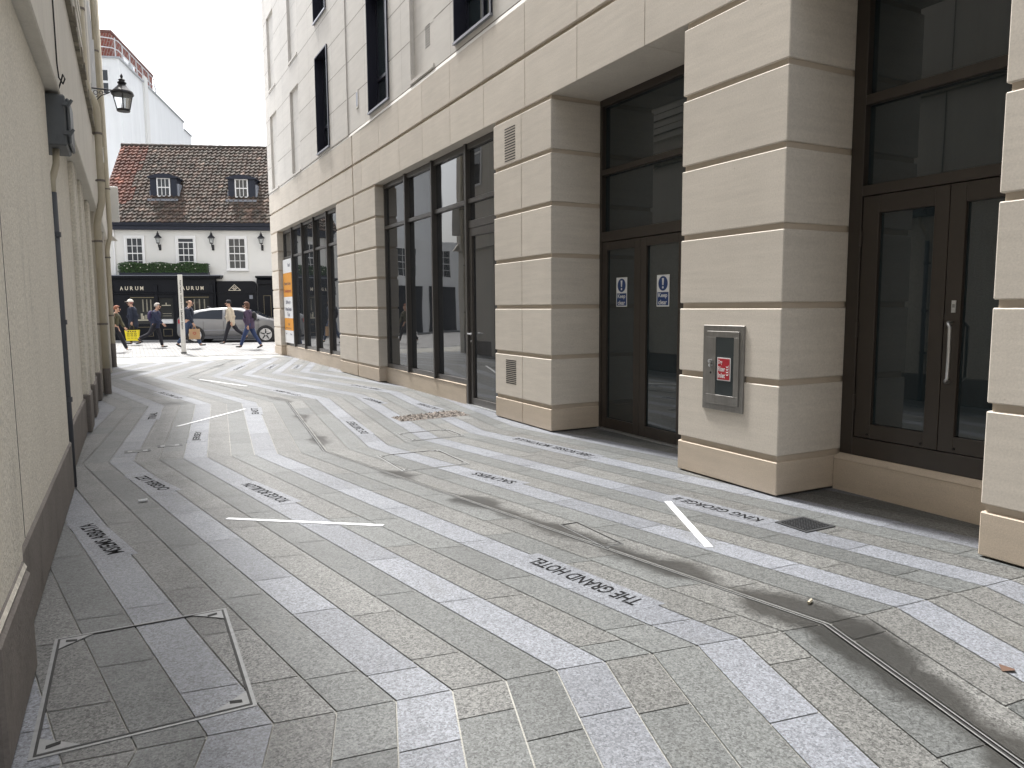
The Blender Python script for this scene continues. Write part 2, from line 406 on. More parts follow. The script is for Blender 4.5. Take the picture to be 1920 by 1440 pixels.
# street beyond the alley: setts, carriageway, far footway
def zsheet(name,m,x0,x1,ys,dz,skew=0):
    mb=MB(); xs=[x0+(x1-x0)*i/140 for i in range(141)]
    for ya,yb in zip(ys,ys[1:]):
        for xa,xb in zip(xs,xs[1:]):
            mb.quad([(x,y+skew*x,gz(y+skew*x)+dz) for x,y in ((xa,ya),(xb,ya),(xb,yb),(xa,yb))])
    return struct(mb.build(name,m))
zsheet('street_setts',M['setts'],-30,40,[25.55+.35*i for i in range(31)],.004,-.21)
zsheet('far_footway',M['paving'],-30,40,[35.9,37,38.5,60],.012,-.364)
# white strips let into the paving
def strip(p0,p1,w,lab):
    p0,p1=Vector((*p0,0)),Vector((*p1,0)); d=(p1-p0).normalized(); n=Vector((-d.y,d.x,0))*w/2
    mb=MB(); mb.obox(p0-n+Vector((0,0,-.02)),p1-p0,n*2,(0,0,.0255))
    tag(mb.build('inlaid_strip',M['strip'],origin=p0,bevel=.0015),lab,'paving strip','white strips let into the paving')
strip((.538,5.519),(1.479,4.813),.040,'white inlaid strip crossing the pale bands in the middle foreground')
strip((.461,10.274),(1.466,11.582),.045,'white inlaid strip farther down the alley pointing at the pale band')
strip((3.60,4.365),(3.128,3.388),.050,'white inlaid strip in front of the pier with the steel cabinet')
strip((1.95,15.0),(1.25,17.0),.05,'thin white inlaid strip lying farthest down the alley beside the drain')
# engraved slabs (read from the far end of the alley)
def slab(txt,p0,p1,lab,h=.098,w=.205):
    p0,p1=Vector((*p0,0)),Vector((*p1,0)); d=(p1-p0).normalized(); L=(p1-p0).length; up=Vector((-d.y,d.x,0))
    a=p0-d*.07; b=p1+d*.09; hw=w/2/max(.6,abs(d.y))
    X=Vector((hw,0,0)); z=gz(p0.y)
    base=thing('inscribed_slab',lab,'engraved slab',(a.x,a.y,z),'pale slabs engraved with names')
    sb=MB(); sb.obox(a-X+Vector((0,0,z-.03)),X*2,b-a,(0,0,.0308),rnd.uniform(.95,1.05)); sb.build('slab',M['lite'],base,bevel=.001)
    lt=MB(); put_text(lt,txt,p0-up*h/2+Vector((0,0,z+.0018)),d*L,up*h); lt.build('lettering',M['letter'],base)
P_='pale granite slab engraved '
slab('MSIEMS ABBATA',(-.155,5.05),(-.355,5.85),P_+'with a long worn name, nearest the cream left wall')
slab('OGBEA LEZ',(.185,6.68),(.0,7.34),P_+'with a short name in the second band from the left wall')
slab('ROUGE BOUILLON',(1.00,5.81),(.81,6.57),P_+'ROUGE BOUILLON above the long white strip')
slab('JERSEY',(.60,9.05),(.685,9.72),P_+'with one worn word where the alley first turns, below the far white strip')
slab('EAST',(1.52,10.95),(1.60,11.62),P_+'with four letters at the tip of the far white strip')
slab('THE GRAND HOTEL',(2.215,2.90),(2.055,3.72),P_+'THE GRAND HOTEL in the right foreground',.105)
slab('DE CARTERET',(2.43,8.55),(2.52,9.60),P_+'with two words, left of the gravel patch')
slab('SAUVERS',(2.845,5.48),(2.70,5.98),P_+'with one word between the large cover and the drain stain')
slab('1800 ROSSEL MONTAGUE',(4.06,6.11),(3.85,7.38),P_+'with a long worn line outside the glazed double doors')
slab('KING GEORGE II',(3.845,3.66),(3.725,4.42),P_+'KING GEORGE II beside the iron gully cover')
slab('MARKET',(3.455,11.2),(3.43,12.0),P_+'with a short worn word outside the shop window, above the gravel patch')
slab('VICTORIA',(3.985,10.1),(3.95,10.85),P_+'with a worn word, the one closest to the glazed shop door')
slab('TRIAL',(.185,11.15),(.235,11.85),P_+'with a short name in the left band at the first turn')
slab('BERTRAND',(-.30,14.6),(-.17,13.75) if False else (-.10,14.0),P_+'lying closest to the cream drainpipe by the left wall') if False else None
slab('DUMARESQ',(1.52,13.3),(1.28,14.4),P_+'DUMARESQ beyond the far white strip, left of the drain') if False else None
slab('LA MOTTE',(.68,13.55),(.42,14.75),P_+'with two words in the third band beyond the first turn')
slab('ST AUBIN',(2.53,12.95),(2.31,14.0),P_+'with a saint name just right of the drain beyond the gravel')
slab('PIER ROAD',(4.02,13.1),(3.80,14.2),P_+'with a worn line beside the pier with a vertical joint')
slab('SAND ST',(3.02,19.2),(3.42,20.5),P_+'in the arrow of bands before the corner shop window, second from its sill')
slab('QUAY',(3.62,18.9),(3.95,20.0),P_+'right under the corner shop window, nearest its stone sill')
slab('CHARING',(2.22,19.2),(2.60,20.5),P_+'in the middle arrow of bands far down the alley, third from the sill')
# access covers: recessed trays with steel rims and triangular corner plates
def cover(x0,x1,y0,y1,lab,w=.028,keys=True,z=.003,corner=.13):
    t=thing('access_cover',lab,'manhole cover',(x0,y0,0))
    f=MB()
    for a in ((x0,x1,y0,y0+w),(x0,x1,y1-w,y1),(x0,x0+w,y0+w,y1-w),(x1-w,x1,y0+w,y1-w)): f.box(*a,-.02,z)
    f.build('rim',M['galv'],t)
    s=MB(); q=w+.004
    for a in ((x0+q-.010,x1-q+.010,y0+q-.010,y0+q),(x0+q-.010,x1-q+.010,y1-q,y1-q+.010),(x0+q-.010,x0+q,y0+q,y1-q),(x1-q,x1-q+.010,y0+q,y1-q)): s.box(*a,-.02,z+.0012)
    s.build('dark_gap',M['slot'],t)  # dark strip along the joint between rim and paved tray
    if keys:
        for sx,sy,cx,cy in ((1,1,x0+q,y0+q),(-1,1,x1-q,y0+q),(1,-1,x0+q,y1-q),(-1,-1,x1-q,y1-q)):
            c=MB(); pts=[(cx,cy),(cx+sx*corner,cy),(cx,cy+sy*corner*.8)]
            if sx*sy<0: pts=pts[::-1]
            c.prism([(a,b_,z-.001) for a,b_ in pts],(0,0,.003)); pl=c.build('corner_plate',M['galv'],t)
            k=MB(); k.obox((cx+sx*corner*.18,cy+sy*corner*.16,z+.0022),(sx*corner*.34,sy*.012,0),(0,sy*.022,0),(0,0,.001)); k.build('key_hole',M['black'],pl)
cover(-.385,.350,2.80,3.83,'large square paved access cover with pale corner plates by the left wall foot',.020)
cover(2.15,2.83,6.36,7.19,'square paved access cover with dark edges beside the drain in mid alley',.022,corner=.09)
cover(2.75,3.42,7.80,8.36,'square paved access cover just below the gravel patch',.02,corner=.09)
cover(2.555,2.705,3.70,4.25,'narrow paved access cover set in line with the slot drain',.012,False)
for (x0,x1,y0,y1,lab) in ((-.13,.12,8.62,8.76,'tiny dark water stop cover on the pale band by the left wall'),(.19,.44,8.80,8.94,'tiny water stop cover in the darker paving between two pale bands')):
    t=thing('stopcock_cover',lab,'water cover',(x0,y0,0),'small water covers in the paving')
    f=MB()
    for a in ((x0,x1,y0,y0+.012),(x0,x1,y1-.012,y1),(x0,x0+.03,y0+.012,y1-.012),(x1-.03,x1,y0+.012,y1-.012)): f.box(*a,-.01,.0035)
    f.build('rim',M['iron'],t)
    f=MB(); f.box(x0+.03,x1-.03,y0+.012,y1-.012,-.01,.0022); l=f.build('lid',M['galv'],t)
    f=MB(); f.box((x0+x1)/2-.05,(x0+x1)/2+.05,(y0+y1)/2-.012,(y0+y1)/2+.012,.002,.0038); f.build('key_slot',M['black'],l)
# iron gully cover
gx0,gx1,gy0,gy1=3.905,4.165,3.32,3.57
t=thing('gully_cover','square black cast iron gully cover with studs near KING GEORGE II','drain cover',(gx0,gy0,0))
f=MB()
for a in ((gx0-.01,gx1+.01,gy0-.01,gy0+.015),(gx0-.01,gx1+.01,gy1-.015,gy1+.01),(gx0-.01,gx0+.015,gy0+.015,gy1-.015),(gx1-.015,gx1+.01,gy0+.015,gy1-.015)): f.box(*a,-.02,.006)
f.build('rim',M['iron'],t)
f=MB(); f.box(gx0+.015,gx1-.015,gy0+.015,gy1-.015,-.02,.002)
for i in range(9):
    for j in range(9):
        cx=gx0+.033+i*.0243; cy=gy0+.033+j*.023
        f.box(cx-.008,cx+.008,cy-.007,cy+.007,.002,.0065)
f.build('lid',M['iron'],t)
# patch where the slabs are missing: coarse gravel
rg=random.Random(5); gm=MB()
gm.quad([(3.12,9.22,.001),(4.16,9.30,.001),(4.13,9.84,.001),(3.11,9.66,.001)],.45)
for i in range(620):
    u,v=rg.random(),rg.random(); x=3.13+1.01*u; y=9.24+.08*u+(.43+.08*u)*v
    s=rg.uniform(.010,.026); a=rg.uniform(0,6.3); n=5
    vs=[(x+s*math.cos(a+6.283*k/n)*rg.uniform(.7,1.2),y+s*math.sin(a+6.283*k/n)*rg.uniform(.7,1.2),.001) for k in range(n)]
    top=(x+rg.uniform(-.4,.4)*s,y+rg.uniform(-.4,.4)*s,s*rg.uniform(.6,1.1))
    gm.add(vs+[top],[(k,(k+1)%n,n) for k in range(n)],rg.choice((.35,.6,.9,1.3,1.7)))
M['gravel']=mat('dark_gravel',(.21,.185,.165),.9,amp=.25,scale=20)
struct(gm.build('gravel',M['gravel']),'stuff')
# litter
def butt(x,y,a,lab,col,l=.045,r=.006):
    mb=MB(); d=Vector((math.cos(a),math.sin(a),0))*l; mb.tube([(x,y,r+.002),Vector((x,y,r+.002))+d],r,6); tag(mb.build('litter_stub',col,origin=(x,y,0)),lab,'litter')
butt(-.02,6.33,.1,'white paper stub on the dark paving between pale bands at left',M['strip'],.065,.011)
butt(2.95,2.48,.4,'small pale stub on the wet dark paving beside the drain',M['pipecream'],.05,.008)
M['leaf']=mat('dry_leaf',(.11,.060,.038),.8)
lf=MB(); lf.add([(3.09,1.63,.004),(3.13,1.60,.012),(3.16,1.62,.003),(3.12,1.66,.016)],[(0,1,3),(1,2,3)]); tag(lf.build('dry_leaf',M['leaf'],origin=(3.12,1.61,0)),'curled brown dry leaf at the right edge of the paving','leaf')

# ------------------------------------------------------------------ right: new limestone building
XF=4.42
def bend(p): return (p[0]-max(0.0,p[1]-14.35)*.016,p[1],p[2])
B=thing('stone_building','new limestone building with rusticated piers and bronze doors along the right side','building',(XF,8,0))
def mbb(): return MB(bend)
GR=[.30+.6*k for k in range(7)]
def cuty(y0,y1):   # subdivide long runs so the bend is followed
    n=max(1,int((y1-y0)/3)); return [y0+(y1-y0)*i/n for i in range(n+1)]
rs=random.Random(11)
def pier(y0,y1,xin,joint=None,split=None):
    k=mbb(); k.box(XF+.022,xin,y0+.022,y1-.022,0.02,3.93)
    core=k.build('pier',M['groove'],B)
    zs=[0.012]+[q for gq in GR for q in (gq-.024,gq+.024)]
    for i in range(7):
        z0,z1=zs[2*i],zs[2*i+1]
        if i==6: pass
        b=mbb(); ys=[y0,y1]
        if joint: ys=[y0,joint-.0015,joint+.0015,y1]
        if split: ys=[y0,split-.028,split+.028,y1]
        for a,c in zip(ys[::2],ys[1::2]):
            b.box(XF,xin,a,c,z0,z1,rs.uniform(.95,1.05))
        b.build('base_course' if i==0 else 'stone_course',M['plinth'] if i==0 else M['stone'],core,bevel=.007)
    return core
p4=pier(-1.0,2.51,5.20); pier(4.06,5.235,5.20); pr2=pier(7.53,9.04,5.20,joint=8.26); pier(14.40,17.30,4.62,split=15.87); pier(24.35,25.42,4.62)
# louvred vents cut in the pier
def vent(y0,y1,z0,z1,x,parent,n=13):
    v=mbb(); 
    for i in range(n):
        z=z0+(z1-z0)*i/(n-1)
        v.box(x-.0015,x+.01,y0,y1,z-.0062,z+.0062)
    return v.build('vent_slots',M['black'],parent)
vent(8.43,8.72,.50,.80,XF,pr2); vent(8.42,8.71,3.37,3.77,XF,pr2)
# lintel bands
ln=mbb(); l2=mbb(); bk=mbb(); le=mbb()
yj=-6.0
while yj<25.42:
    ye=min(yj+1.18,25.42)
    for a in ((yj,ye),):
        if a[0]<15.87<a[1]: segs=[(a[0],15.842),(15.898,a[1])]
        else: segs=[a]
        for q0,q1 in segs:
            tn=rs.uniform(.96,1.05)
            ln.box(XF,5.30 if q1<9.1 else 4.90,q0+.0015,q1-.0015,3.927,4.500,tn)
            tn=rs.uniform(.96,1.05); l2.box(XF,XF+.2,q0+.0015,q1-.0015,4.556,5.150,tn)
    yj=ye
for a,c in zip(cuty(-6,25.38),cuty(-6,25.38)[1:]):
    bk.box(XF+.04,4.88,a,c,3.95,5.24)
    le.add([(XF+.002,a,5.152),(XF+.002,c,5.152),(XF+.02,a,5.215),(XF+.02,c,5.215),(XF+.3,a,5.22),(XF+.3,c,5.22)],[(0,1,3,2),(2,3,5,4)])
bk.build('lintel_backing',M['groove'],B); ln.build('lintel_band',M['stone'],B,bevel=.005); l2.build('upper_band',M['stone'],B,bevel=.005); le.build('chamfered_ledge',M['stone_up'],B)
# upper wall: ashlar slabs with openings
WIN=[]; SLOT=[]
for y in (4.75,9.07,13.40,17.62):
    for z0,z1 in ((5.34 if y<16 else 5.29,7.56),(8.36,10.5),(11.4,13.4)):
        WIN.append((y,y+(1.25 if y<16 else 1.13),z0,z1))
for y0,y1,zz in ((20.70,21.76,0.0),(23.72,24.76,0.0),(11.16,12.25,0.05),(6.9,8.0,.05)):
    for z0,z1 in ((5.25+zz,7.50),(8.28,10.45),(11.3,13.4)): SLOT.append((y0,y1,z0,z1))
holes=WIN+SLOT
def ashlar(y0,y1,z0,z1,x,name):
    w=mbb(); rz=random.Random(21)
    jy=[y0]; 
    while jy[-1]+1.25<y1: jy.append(jy[-1]+1.10)
    jz=[z0]
    while jz[-1]+.8<z1: jz.append(jz[-1]+.74)
    ey=sorted(set([round(q,3) for q in jy+[y1]+[h[i] for h in holes for i in (0,1) if y0<h[i]<y1]]))
    ez=sorted(set([round(q,3) for q in jz+[z1]+[h[i] for h in holes for i in (2,3) if z0<h[i]<z1]]))
    JZ=set(round(q,3) for q in jz); JY=set(round(q,3) for q in jy)
    tones={}
    for a,b_ in zip(ey,ey[1:]):
        for c,d in zip(ez,ez[1:]):
            cy,cz=(a+b_)/2,(c+d)/2
            if any(h[0]<cy<h[1] and h[2]<cz<h[3] for h in holes): continue
            key=(sum(q<=cy for q in jy),sum(q<=cz for q in jz))
            if key not in tones: tones[key]=rz.uniform(.97,1.03)
            gcl=.011
            ya=a+(gcl if a in JY else 0)*.4; za=c+(gcl if c in JZ else 0)
            w.quad([(x,ya,za),(x,ya,d),(x,b_,d),(x,b_,za)],tones[key])
    w.build(name,M['stone_up'],B)
    bq=mbb()
    for a,b_ in zip(ey,ey[1:]):
        for c,d in zip(ez,ez[1:]):
            cy,cz=(a+b_)/2,(c+d)/2
            if any(h[0]<cy<h[1] and h[2]<cz<h[3] for h in holes): continue
            bq.quad([(x+.014,a,c),(x+.014,a,d),(x+.014,b_,d),(x+.014,b_,c)])
    bq.build('wall_backing',M['joint'],B)
ashlar(-6,16.15,5.218,14,XF+.02,'upper_wall'); ashlar(16.15,25.42,5.218,14,XF,'raised_upper_wall')
st=mbb(); st.box(XF-.001,XF+.05,16.14,16.156,5.218,14); st.box(XF-.001,XF+.05,16.156,25.42,5.212,5.225); st.build('panel_edge',M['stone_up'],B)
# end wall to the street, roof, body
bd=mbb()
for a,c in zip(cuty(-6,25.40),cuty(-6,25.40)[1:]): bd.box(XF+.34,12,a,c,5.0,13.99); bd.box(5.34,12,a,c,0,5.0)
bd.build('building_body',M['stone_up'],B)
ew=mbb(); ew.box(XF,12,25.40,25.44,5.218,14); ew.box(4.63,12,25.36,25.42,0,5.215); ew.build('street_wall',M['stone_up'],B)
# windows
for (y0,y1,z0,z1) in WIN:
    x=XF+(.02 if y0<16 else 0)
    f=mbb(); d=.22
    f.box(x-.03,x+d,y1-.025,y1,z0,z1); f.box(x-.03,x+d,y0,y0+.025,z0,z1); f.box(x-.03,x+d,y0+.025,y1-.025,z1-.03,z1); f.box(x-.015,x+d,y0+.025,y1-.025,z0,z0+.03)
    zt=z0+.62
    f.box(x+.15,x+d,y0+.025,y1-.025,zt-.03,zt+.03); f.box(x+.15,x+d,(y0+y1)/2-.03,(y0+y1)/2+.03,z0+.03,z1-.03)
    f.box(x+.16,x+d,y0+.025,y0+.08,z0+.03,z1-.03); f.box(x+.16,x+d,y1-.08,y1-.025,z0+.03,z1-.03)
    wn=f.build('window',M['navy'],B)
    s=mbb(); s.box(x-.045,x+.15,y0-.01,y1+.01,z0-.035,z0-.002); s.box(x-.034,x-.028,y0-.002,y0+.022,z0,z1); s.build('sill',M['sill'],wn)
    p=mbb(); p.quad([(x+.185,y0,z0),(x+.185,y0,z1),(x+.185,y1,z1),(x+.185,y1,z0)]); p.build('pane',M['gdark'],wn)
for i,(y0,y1,z0,z1) in enumerate(SLOT):
    x=XF+(.02 if y0<16 else 0); f=mbb(); d=.07
    f.quad([(x+d,y0,z0),(x+d,y0,z1),(x+d,y1,z1),(x+d,y1,z0)])
    f.quad([(x,y0,z0),(x,y0,z1),(x+d,y0,z1),(x+d,y0,z0)]); f.quad([(x,y1,z0),(x+d,y1,z0),(x+d,y1,z1),(x,y1,z1)])
    f.quad([(x,y0,z1),(x,y1,z1),(x+d,y1,z1),(x+d,y0,z1)]); f.quad([(x,y0,z0),(x+d,y0,z0),(x+d,y1,z0),(x,y1,z0)])
    f.box(x-.02,x+.05,y0-.01,y1+.01,z0-.05,z0)
    zz=z0+.70
    while zz<z1-.2: f.box(x+d-.002,x+d+.01,y0,y1,zz,zz+.006,.75); zz+=.74
    sl_=f.build('blind_panel',M['stone_up'],B)
    if i==6: vent(11.50,11.71,5.70,6.02,x+d,sl_,9)
bx=mbb(); bx.box(XF+.010,XF+.05,15.36,15.52,5.62,5.98); bx_=bx.build('wall_hatch',M['stone_up'],B); bx=mbb(); bx.box(XF+.009,XF+.02,15.385,15.495,5.66,5.94); bx.build('hatch_panel',M['sill'],bx_)

# --- entrance with the KEEP CLEAR doors
XD=5.10
def rectframe(mb,x0,x1,y0,y1,z0,z1,w,wb=None,wt=None):
    wb=w if wb is None else wb; wt=w if wt is None else wt
    mb.box(x0,x1,y0,y0+w,z0,z1); mb.box(x0,x1,y1-w,y1,z0,z1); mb.box(x0,x1,y0+w,y1-w,z0,z0+wb); mb.box(x0,x1,y0+w,y1-w,z1-wt,z1)
def pane(mb,x,y0,y1,z0,z1): mb.quad([(x,y0,z0),(x,y0,z1),(x,y1,z1),(x,y1,z0)])
f=MB(); f.box(XD,XD+.1,7.49,7.535,0,3.925); f.box(XD,XD+.1,5.23,5.30,0,3.925); f.box(XD,XD+.1,5.30,7.49,3.84,3.925)
f.box(XD,XD+.1,5.30,7.49,3.05,3.115); f.box(XD,XD+.1,5.30,7.49,2.27,2.385); f.box(XD,XD+.1,5.90,5.955,0,2.27)
fr=f.build('entrance_frame',M['bronze'],B,bevel=.003)
p=MB(); pane(p,XD+.06,5.3,7.49,3.115,3.84); pane(p,XD+.06,5.3,7.49,2.385,3.05); pane(p,XD+.06,5.3,5.9,.02,2.27); p.build('fanlight_pane',M['gdark'],fr)
for y0,y1,g0,g1 in ((6.735,7.485,6.85,7.39),(5.96,6.73,6.09,6.625)):
    d=MB(); d.box(XD+.01,XD+.065,y0,g0,.02,2.262); d.box(XD+.01,XD+.065,g1,y1,.02,2.262); d.box(XD+.01,XD+.065,g0,g1,.02,.145); d.box(XD+.01,XD+.065,g0,g1,2.165,2.262)
    dd=d.build('door_leaf',M['bronze'],B,bevel=.003); p=MB(); pane(p,XD+.035,g0,g1,.145,2.165); p.build('pane',M['gdark'],dd)
f=MB(); f.box(XD-.03,XD+.1,5.24,7.53,0.002,.018); f.build('threshold',M['steel'],B)
def safety(yc,lab):
    t=thing('safety_sign',lab,'sign',(XD+.032,yc,1.5),'KEEP CLEAR signs on the door glass')
    y0,y1,z0,z1=yc-.105,yc+.105,1.495,1.835; x=XD+.032
    q=MB(); q.box(x-.003,x,y0,y1,z0,z1); q.build('board',M['whitepaint'],t)
    blue=MB(); blue.box(x-.0045,x-.003,y0+.012,y1-.012,z0+.012,z0+.155)
    ring=[(x-.003,yc+.078*math.cos(a),z1-.092+.078*math.sin(a)) for a in [i*math.pi/16 for i in range(32)]]
    blue.prism(ring,(-.0015,0,0)); blue.build('blue_panel',M['signblue'],t)
    w=MB(); w.prism([(x-.0045,yc+a,z1-.092+b_) for a,b_ in ((-.017,.056),(.017,.056),(.009,-.018),(-.009,-.018))],(-.0012,0,0))
    w.prism([(x-.0045,yc+.013*math.cos(a),z1-.135+.013*math.sin(a)) for a in [i*math.pi/8 for i in range(16)]],(-.0012,0,0)); w.build('exclamation_mark',M['whitepaint'],t)
    l=MB(); put_text(l,'Keep',(x-.0052,yc+.076,z0+.086),(0,-.152,0),(0,0,.060)); put_text(l,'clear',(x-.0052,yc+.072,z0+.022),(0,-.144,0),(0,0,.050)); l.build('lettering',M['whitepaint'],t)
M['signblue']=mat('sign_blue',(.012,.045,.17),.4,amp=.06)
safety(7.11,'white and blue KEEP CLEAR sign on the left leaf of the double doors')
safety(6.355,'white and blue KEEP CLEAR sign on the right leaf, nearest the steel cabinet')

# --- raised bronze double doors with the D handle
XE=5.13
s=MB(); s.box(5.06,5.2,2.515,4.055,0,.255); s2=s.build('door_plinth',M['plinth'],B); s=MB(); s.prism([(5.055,2.512,.257),(5.13,2.512,.293),(5.25,2.512,.293),(5.25,2.512,.257)],(0,1.546,0)); s.build('sloped_sill',M['plinth'],s2)
f=MB(); f.box(XE,XE+.12,3.945,4.058,.295,3.925); f.box(XE,XE+.12,2.512,2.565,.295,3.925); f.box(XE,XE+.12,2.565,3.945,.295,.44); f.box(XE,XE+.12,2.565,3.945,2.34,2.42); f.box(XE,XE+.12,2.565,3.945,3.03,3.105); f.box(XE,XE+.12,2.565,3.945,3.85,3.925)
fr=f.build('entrance_frame',M['bronze'],B,bevel=.003); p=MB(); pane(p,XE+.06,2.565,3.945,2.42,3.03); pane(p,XE+.06,2.565,3.945,3.105,3.85); p.build('fanlight_pane',M['gdark'],fr)
for y0,y1,g0,g1,hd in ((3.253,3.94,3.36,3.80,False),(2.57,3.247,2.69,3.135,True)):
    d=MB(); d.box(XE+.012,XE+.07,y0,g0,.445,2.335); d.box(XE+.012,XE+.07,g1,y1,.445,2.335); d.box(XE+.012,XE+.07,g0,g1,.445,.56); d.box(XE+.012,XE+.07,g0,g1,2.20,2.335)
    dd=d.build('door_leaf',M['bronze'],B,bevel=.003); p=MB(); pane(p,XE+.045,g0,g1,.56,2.20); p.build('pane',M['gdark'],dd)
    if hd:
        h=MB(); yy=3.188; x=XE+.012
        h.tube([(x,yy,1.37),(x-.045,yy,1.37),(x-.065,yy-.012,1.362),(x-.072,yy-.03,1.34),(x-.072,yy-.032,1.16),(x-.072,yy-.03,.98),(x-.065,yy-.012,.958),(x-.045,yy,.95),(x,yy,.95)],.0115,10)
        h.build('pull_handle',M['steel'],dd,smooth=True)
        k=MB(); k.box(x-.006,x,3.165,3.195,1.44,1.525); k.box(x-.009,x-.006,3.172,3.188,1.475,1.50,.5); k.build('lock_plate',M['steel'],dd)
    else:
        for z in (.72,1.30,2.02):
            h=MB(); h.tube([(XE+.004,3.944,z-.06),(XE+.004,3.944,z+.06)],.011,8); h.build('hinge',M['bronze'],dd)
    h=MB()
    for yb in (y0+.12,y1-.12): h.lathe([(.009,XE+.004),(.009,XE+.013)],(0,yb,.475),8,axis='x')
    h.build('drain_cap',M['black'],dd)

# --- steel dry riser cabinet on the pier
x=XF
t=thing('dry_riser_cabinet','brushed steel dry riser cabinet with a red sign set in the stone pier','cabinet',(x,4.67,.62))
f=MB(); f.box(x-.012,x+.02,4.425,4.905,.615,1.335); f.build('cabinet_frame',M['steeldark'],t,bevel=.003)
f=MB(); f.box(x-.018,x-.0125,4.475,4.855,.665,.745); f.box(x-.018,x-.0125,4.475,4.855,1.235,1.285); f.box(x-.018,x-.0125,4.475,4.535,.745,1.235); f.box(x-.018,x-.0125,4.745,4.855,.745,1.235)
dr_=f.build('door',M['steeldark'],t,bevel=.0015)
p=MB(); pane(p,x-.0155,4.535,4.745,.745,1.235)
for i in range(24): p.box(x-.0162,x-.0156,4.537,4.743,.75+i*.02,.7565+i*.02,1.6)
p.build('wired_glass',glass_mat('wired_glass',(.045,.055,.058),rough=.25),dr_)
h=MB(); h.lathe([(.004,x-.046),(.016,x-.044),(.016,x-.018)],(0,4.795,1.03),12,axis='x'); h.lathe([(.004,x-.040),(.014,x-.038),(.014,x-.018)],(0,4.795,.995),12,axis='x'); h.build('lock',M['steel'],dr_)
h=MB(); h.lathe([(.010,x-.0190),(.010,x-.0181)],(0,4.80,.93),10,axis='x'); h.build('key_hole',M['black'],dr_)
M['signred']=mat('sign_red',(.42,.018,.03),.4,amp=.08)
rs_=MB(); rs_.box(x-.0195,x-.0168,4.565,4.72,.872,1.065); sg=rs_.build('white_border',M['whitepaint'],t)
q=MB(); q.box(x-.0205,x-.0196,4.573,4.712,.880,1.057); q.build('red_panel',M['signred'],sg)
q=MB()
for tx,z in (('Dry',1.002),('Riser',.948),('Inlet',.893)): put_text(q,tx,(x-.0212,4.706,z),(0,-.026*len(tx)*.62,0),(0,0,.043))
for i in range(4):
    z=.915+i*.022; q.prism([(x-.0206,4.617-a,z+b_) for a,b_ in ((.0,.012),(.012,.0),(.028,.004),(.036,.026),(.027,.014),(.013,.010))],(-.0008,0,0))
q.build('lettering',M['whitepaint'],sg)

# --- shopfront with the glazed door, between piers
def shop_bay(y0,y1,mull,zsill,name):
    XS=4.60
    f=mbb(); f.box(XS,XS+.09,y0,y0+.05,zsill,3.925); f.box(XS,XS+.09,y1-.05,y1,zsill,3.925)
    for a,c in zip(cuty(y0+.05,y1-.05),cuty(y0+.05,y1-.05)[1:]):
        f.box(XS,XS+.09,a,c,3.835,3.925); f.box(XS,XS+.09,a,c,3.05,3.115); f.box(XS,XS+.09,a,c,zsill,zsill+.085)
    for m_ in mull: f.box(XS-.045,XS+.095,m_-.026,m_+.026,zsill,3.92)
    fr=f.build(name,M['bronze2'],B,bevel=.003)
    ed=[y0+.05]+sorted(mull)+[y1-.05]
    for a,c in zip(ed,ed[1:]):
        p=mbb(); pane(p,XS+.045,a,c,zsill+.08,3.06); pane(p,XS+.047,a,c,3.11,3.84); p.build('pane',M['gshop'],fr)
    return fr
f=mbb(); f.box(4.575,4.75,10.40,14.40,0,.285); f.box(4.570,4.75,10.40,14.40,.2865,.298,1.15); f.build('window_plinth',M['plinth'],B)
shop_bay(10.37,14.40,[13.05,11.71],.30,'shop_window')
f=mbb()
for a,c in zip(cuty(17.30,24.35),cuty(17.30,24.35)[1:]): f.box(4.575,4.75,a,c,0,.325); f.box(4.570,4.75,a,c,.3265,.338,1.15)
f.build('window_plinth',M['plinth'],B)
shop_bay(17.30,24.35,[22.95,21.6,20.2,18.8],.34,'shop_window')
XS=4.60
f=MB(); f.box(XS-.03,XS+.09,10.31,10.375,0,3.925); f.box(XS,XS+.09,9.04,9.09,0,3.925); f.box(XS,XS+.09,9.09,10.31,3.835,3.925); f.box(XS,XS+.09,9.09,10.31,3.05,3.115); f.box(XS,XS+.09,9.09,10.31,2.68,2.79)
fr=f.build('door_frame',M['bronze2'],B,bevel=.003); p=MB(); pane(p,XS+.047,9.09,10.31,3.115,3.835); pane(p,XS+.047,9.09,10.31,2.79,3.05); p.build('fanlight_pane',M['gshop'],fr)
d=MB(); d.box(XS+.005,XS+.07,9.095,9.19,.02,2.675); d.box(XS+.005,XS+.07,10.20,10.305,.02,2.675); d.box(XS+.005,XS+.07,9.19,10.20,.02,.12); d.box(XS+.005,XS+.07,9.19,10.20,2.56,2.675)
dd=d.build('door_leaf',M['bronze2'],B,bevel=.003); p=MB(); pane(p,XS+.04,9.19,10.20,.12,2.56); p.build('pane',M['gshop'],dd)
h=MB(); h.lathe([(.022,XS-.006),(.022,XS+.005)],(0,10.25,1.10),12,axis='x'); h.tube([(XS,10.25,1.10),(XS-.05,10.25,1.10),(XS-.058,10.24,1.10),(XS-.058,10.11,1.10)],.0095,8); h.lathe([(.017,XS-.006),(.017,XS+.005)],(0,10.25,.985),10,axis='x'); h.build('lever_handle',M['steel'],dd,smooth=False)
f=MB(); f.box(XS-.04,XS+.09,9.05,10.37,.002,.016); f.build('threshold',M['steel'],B)
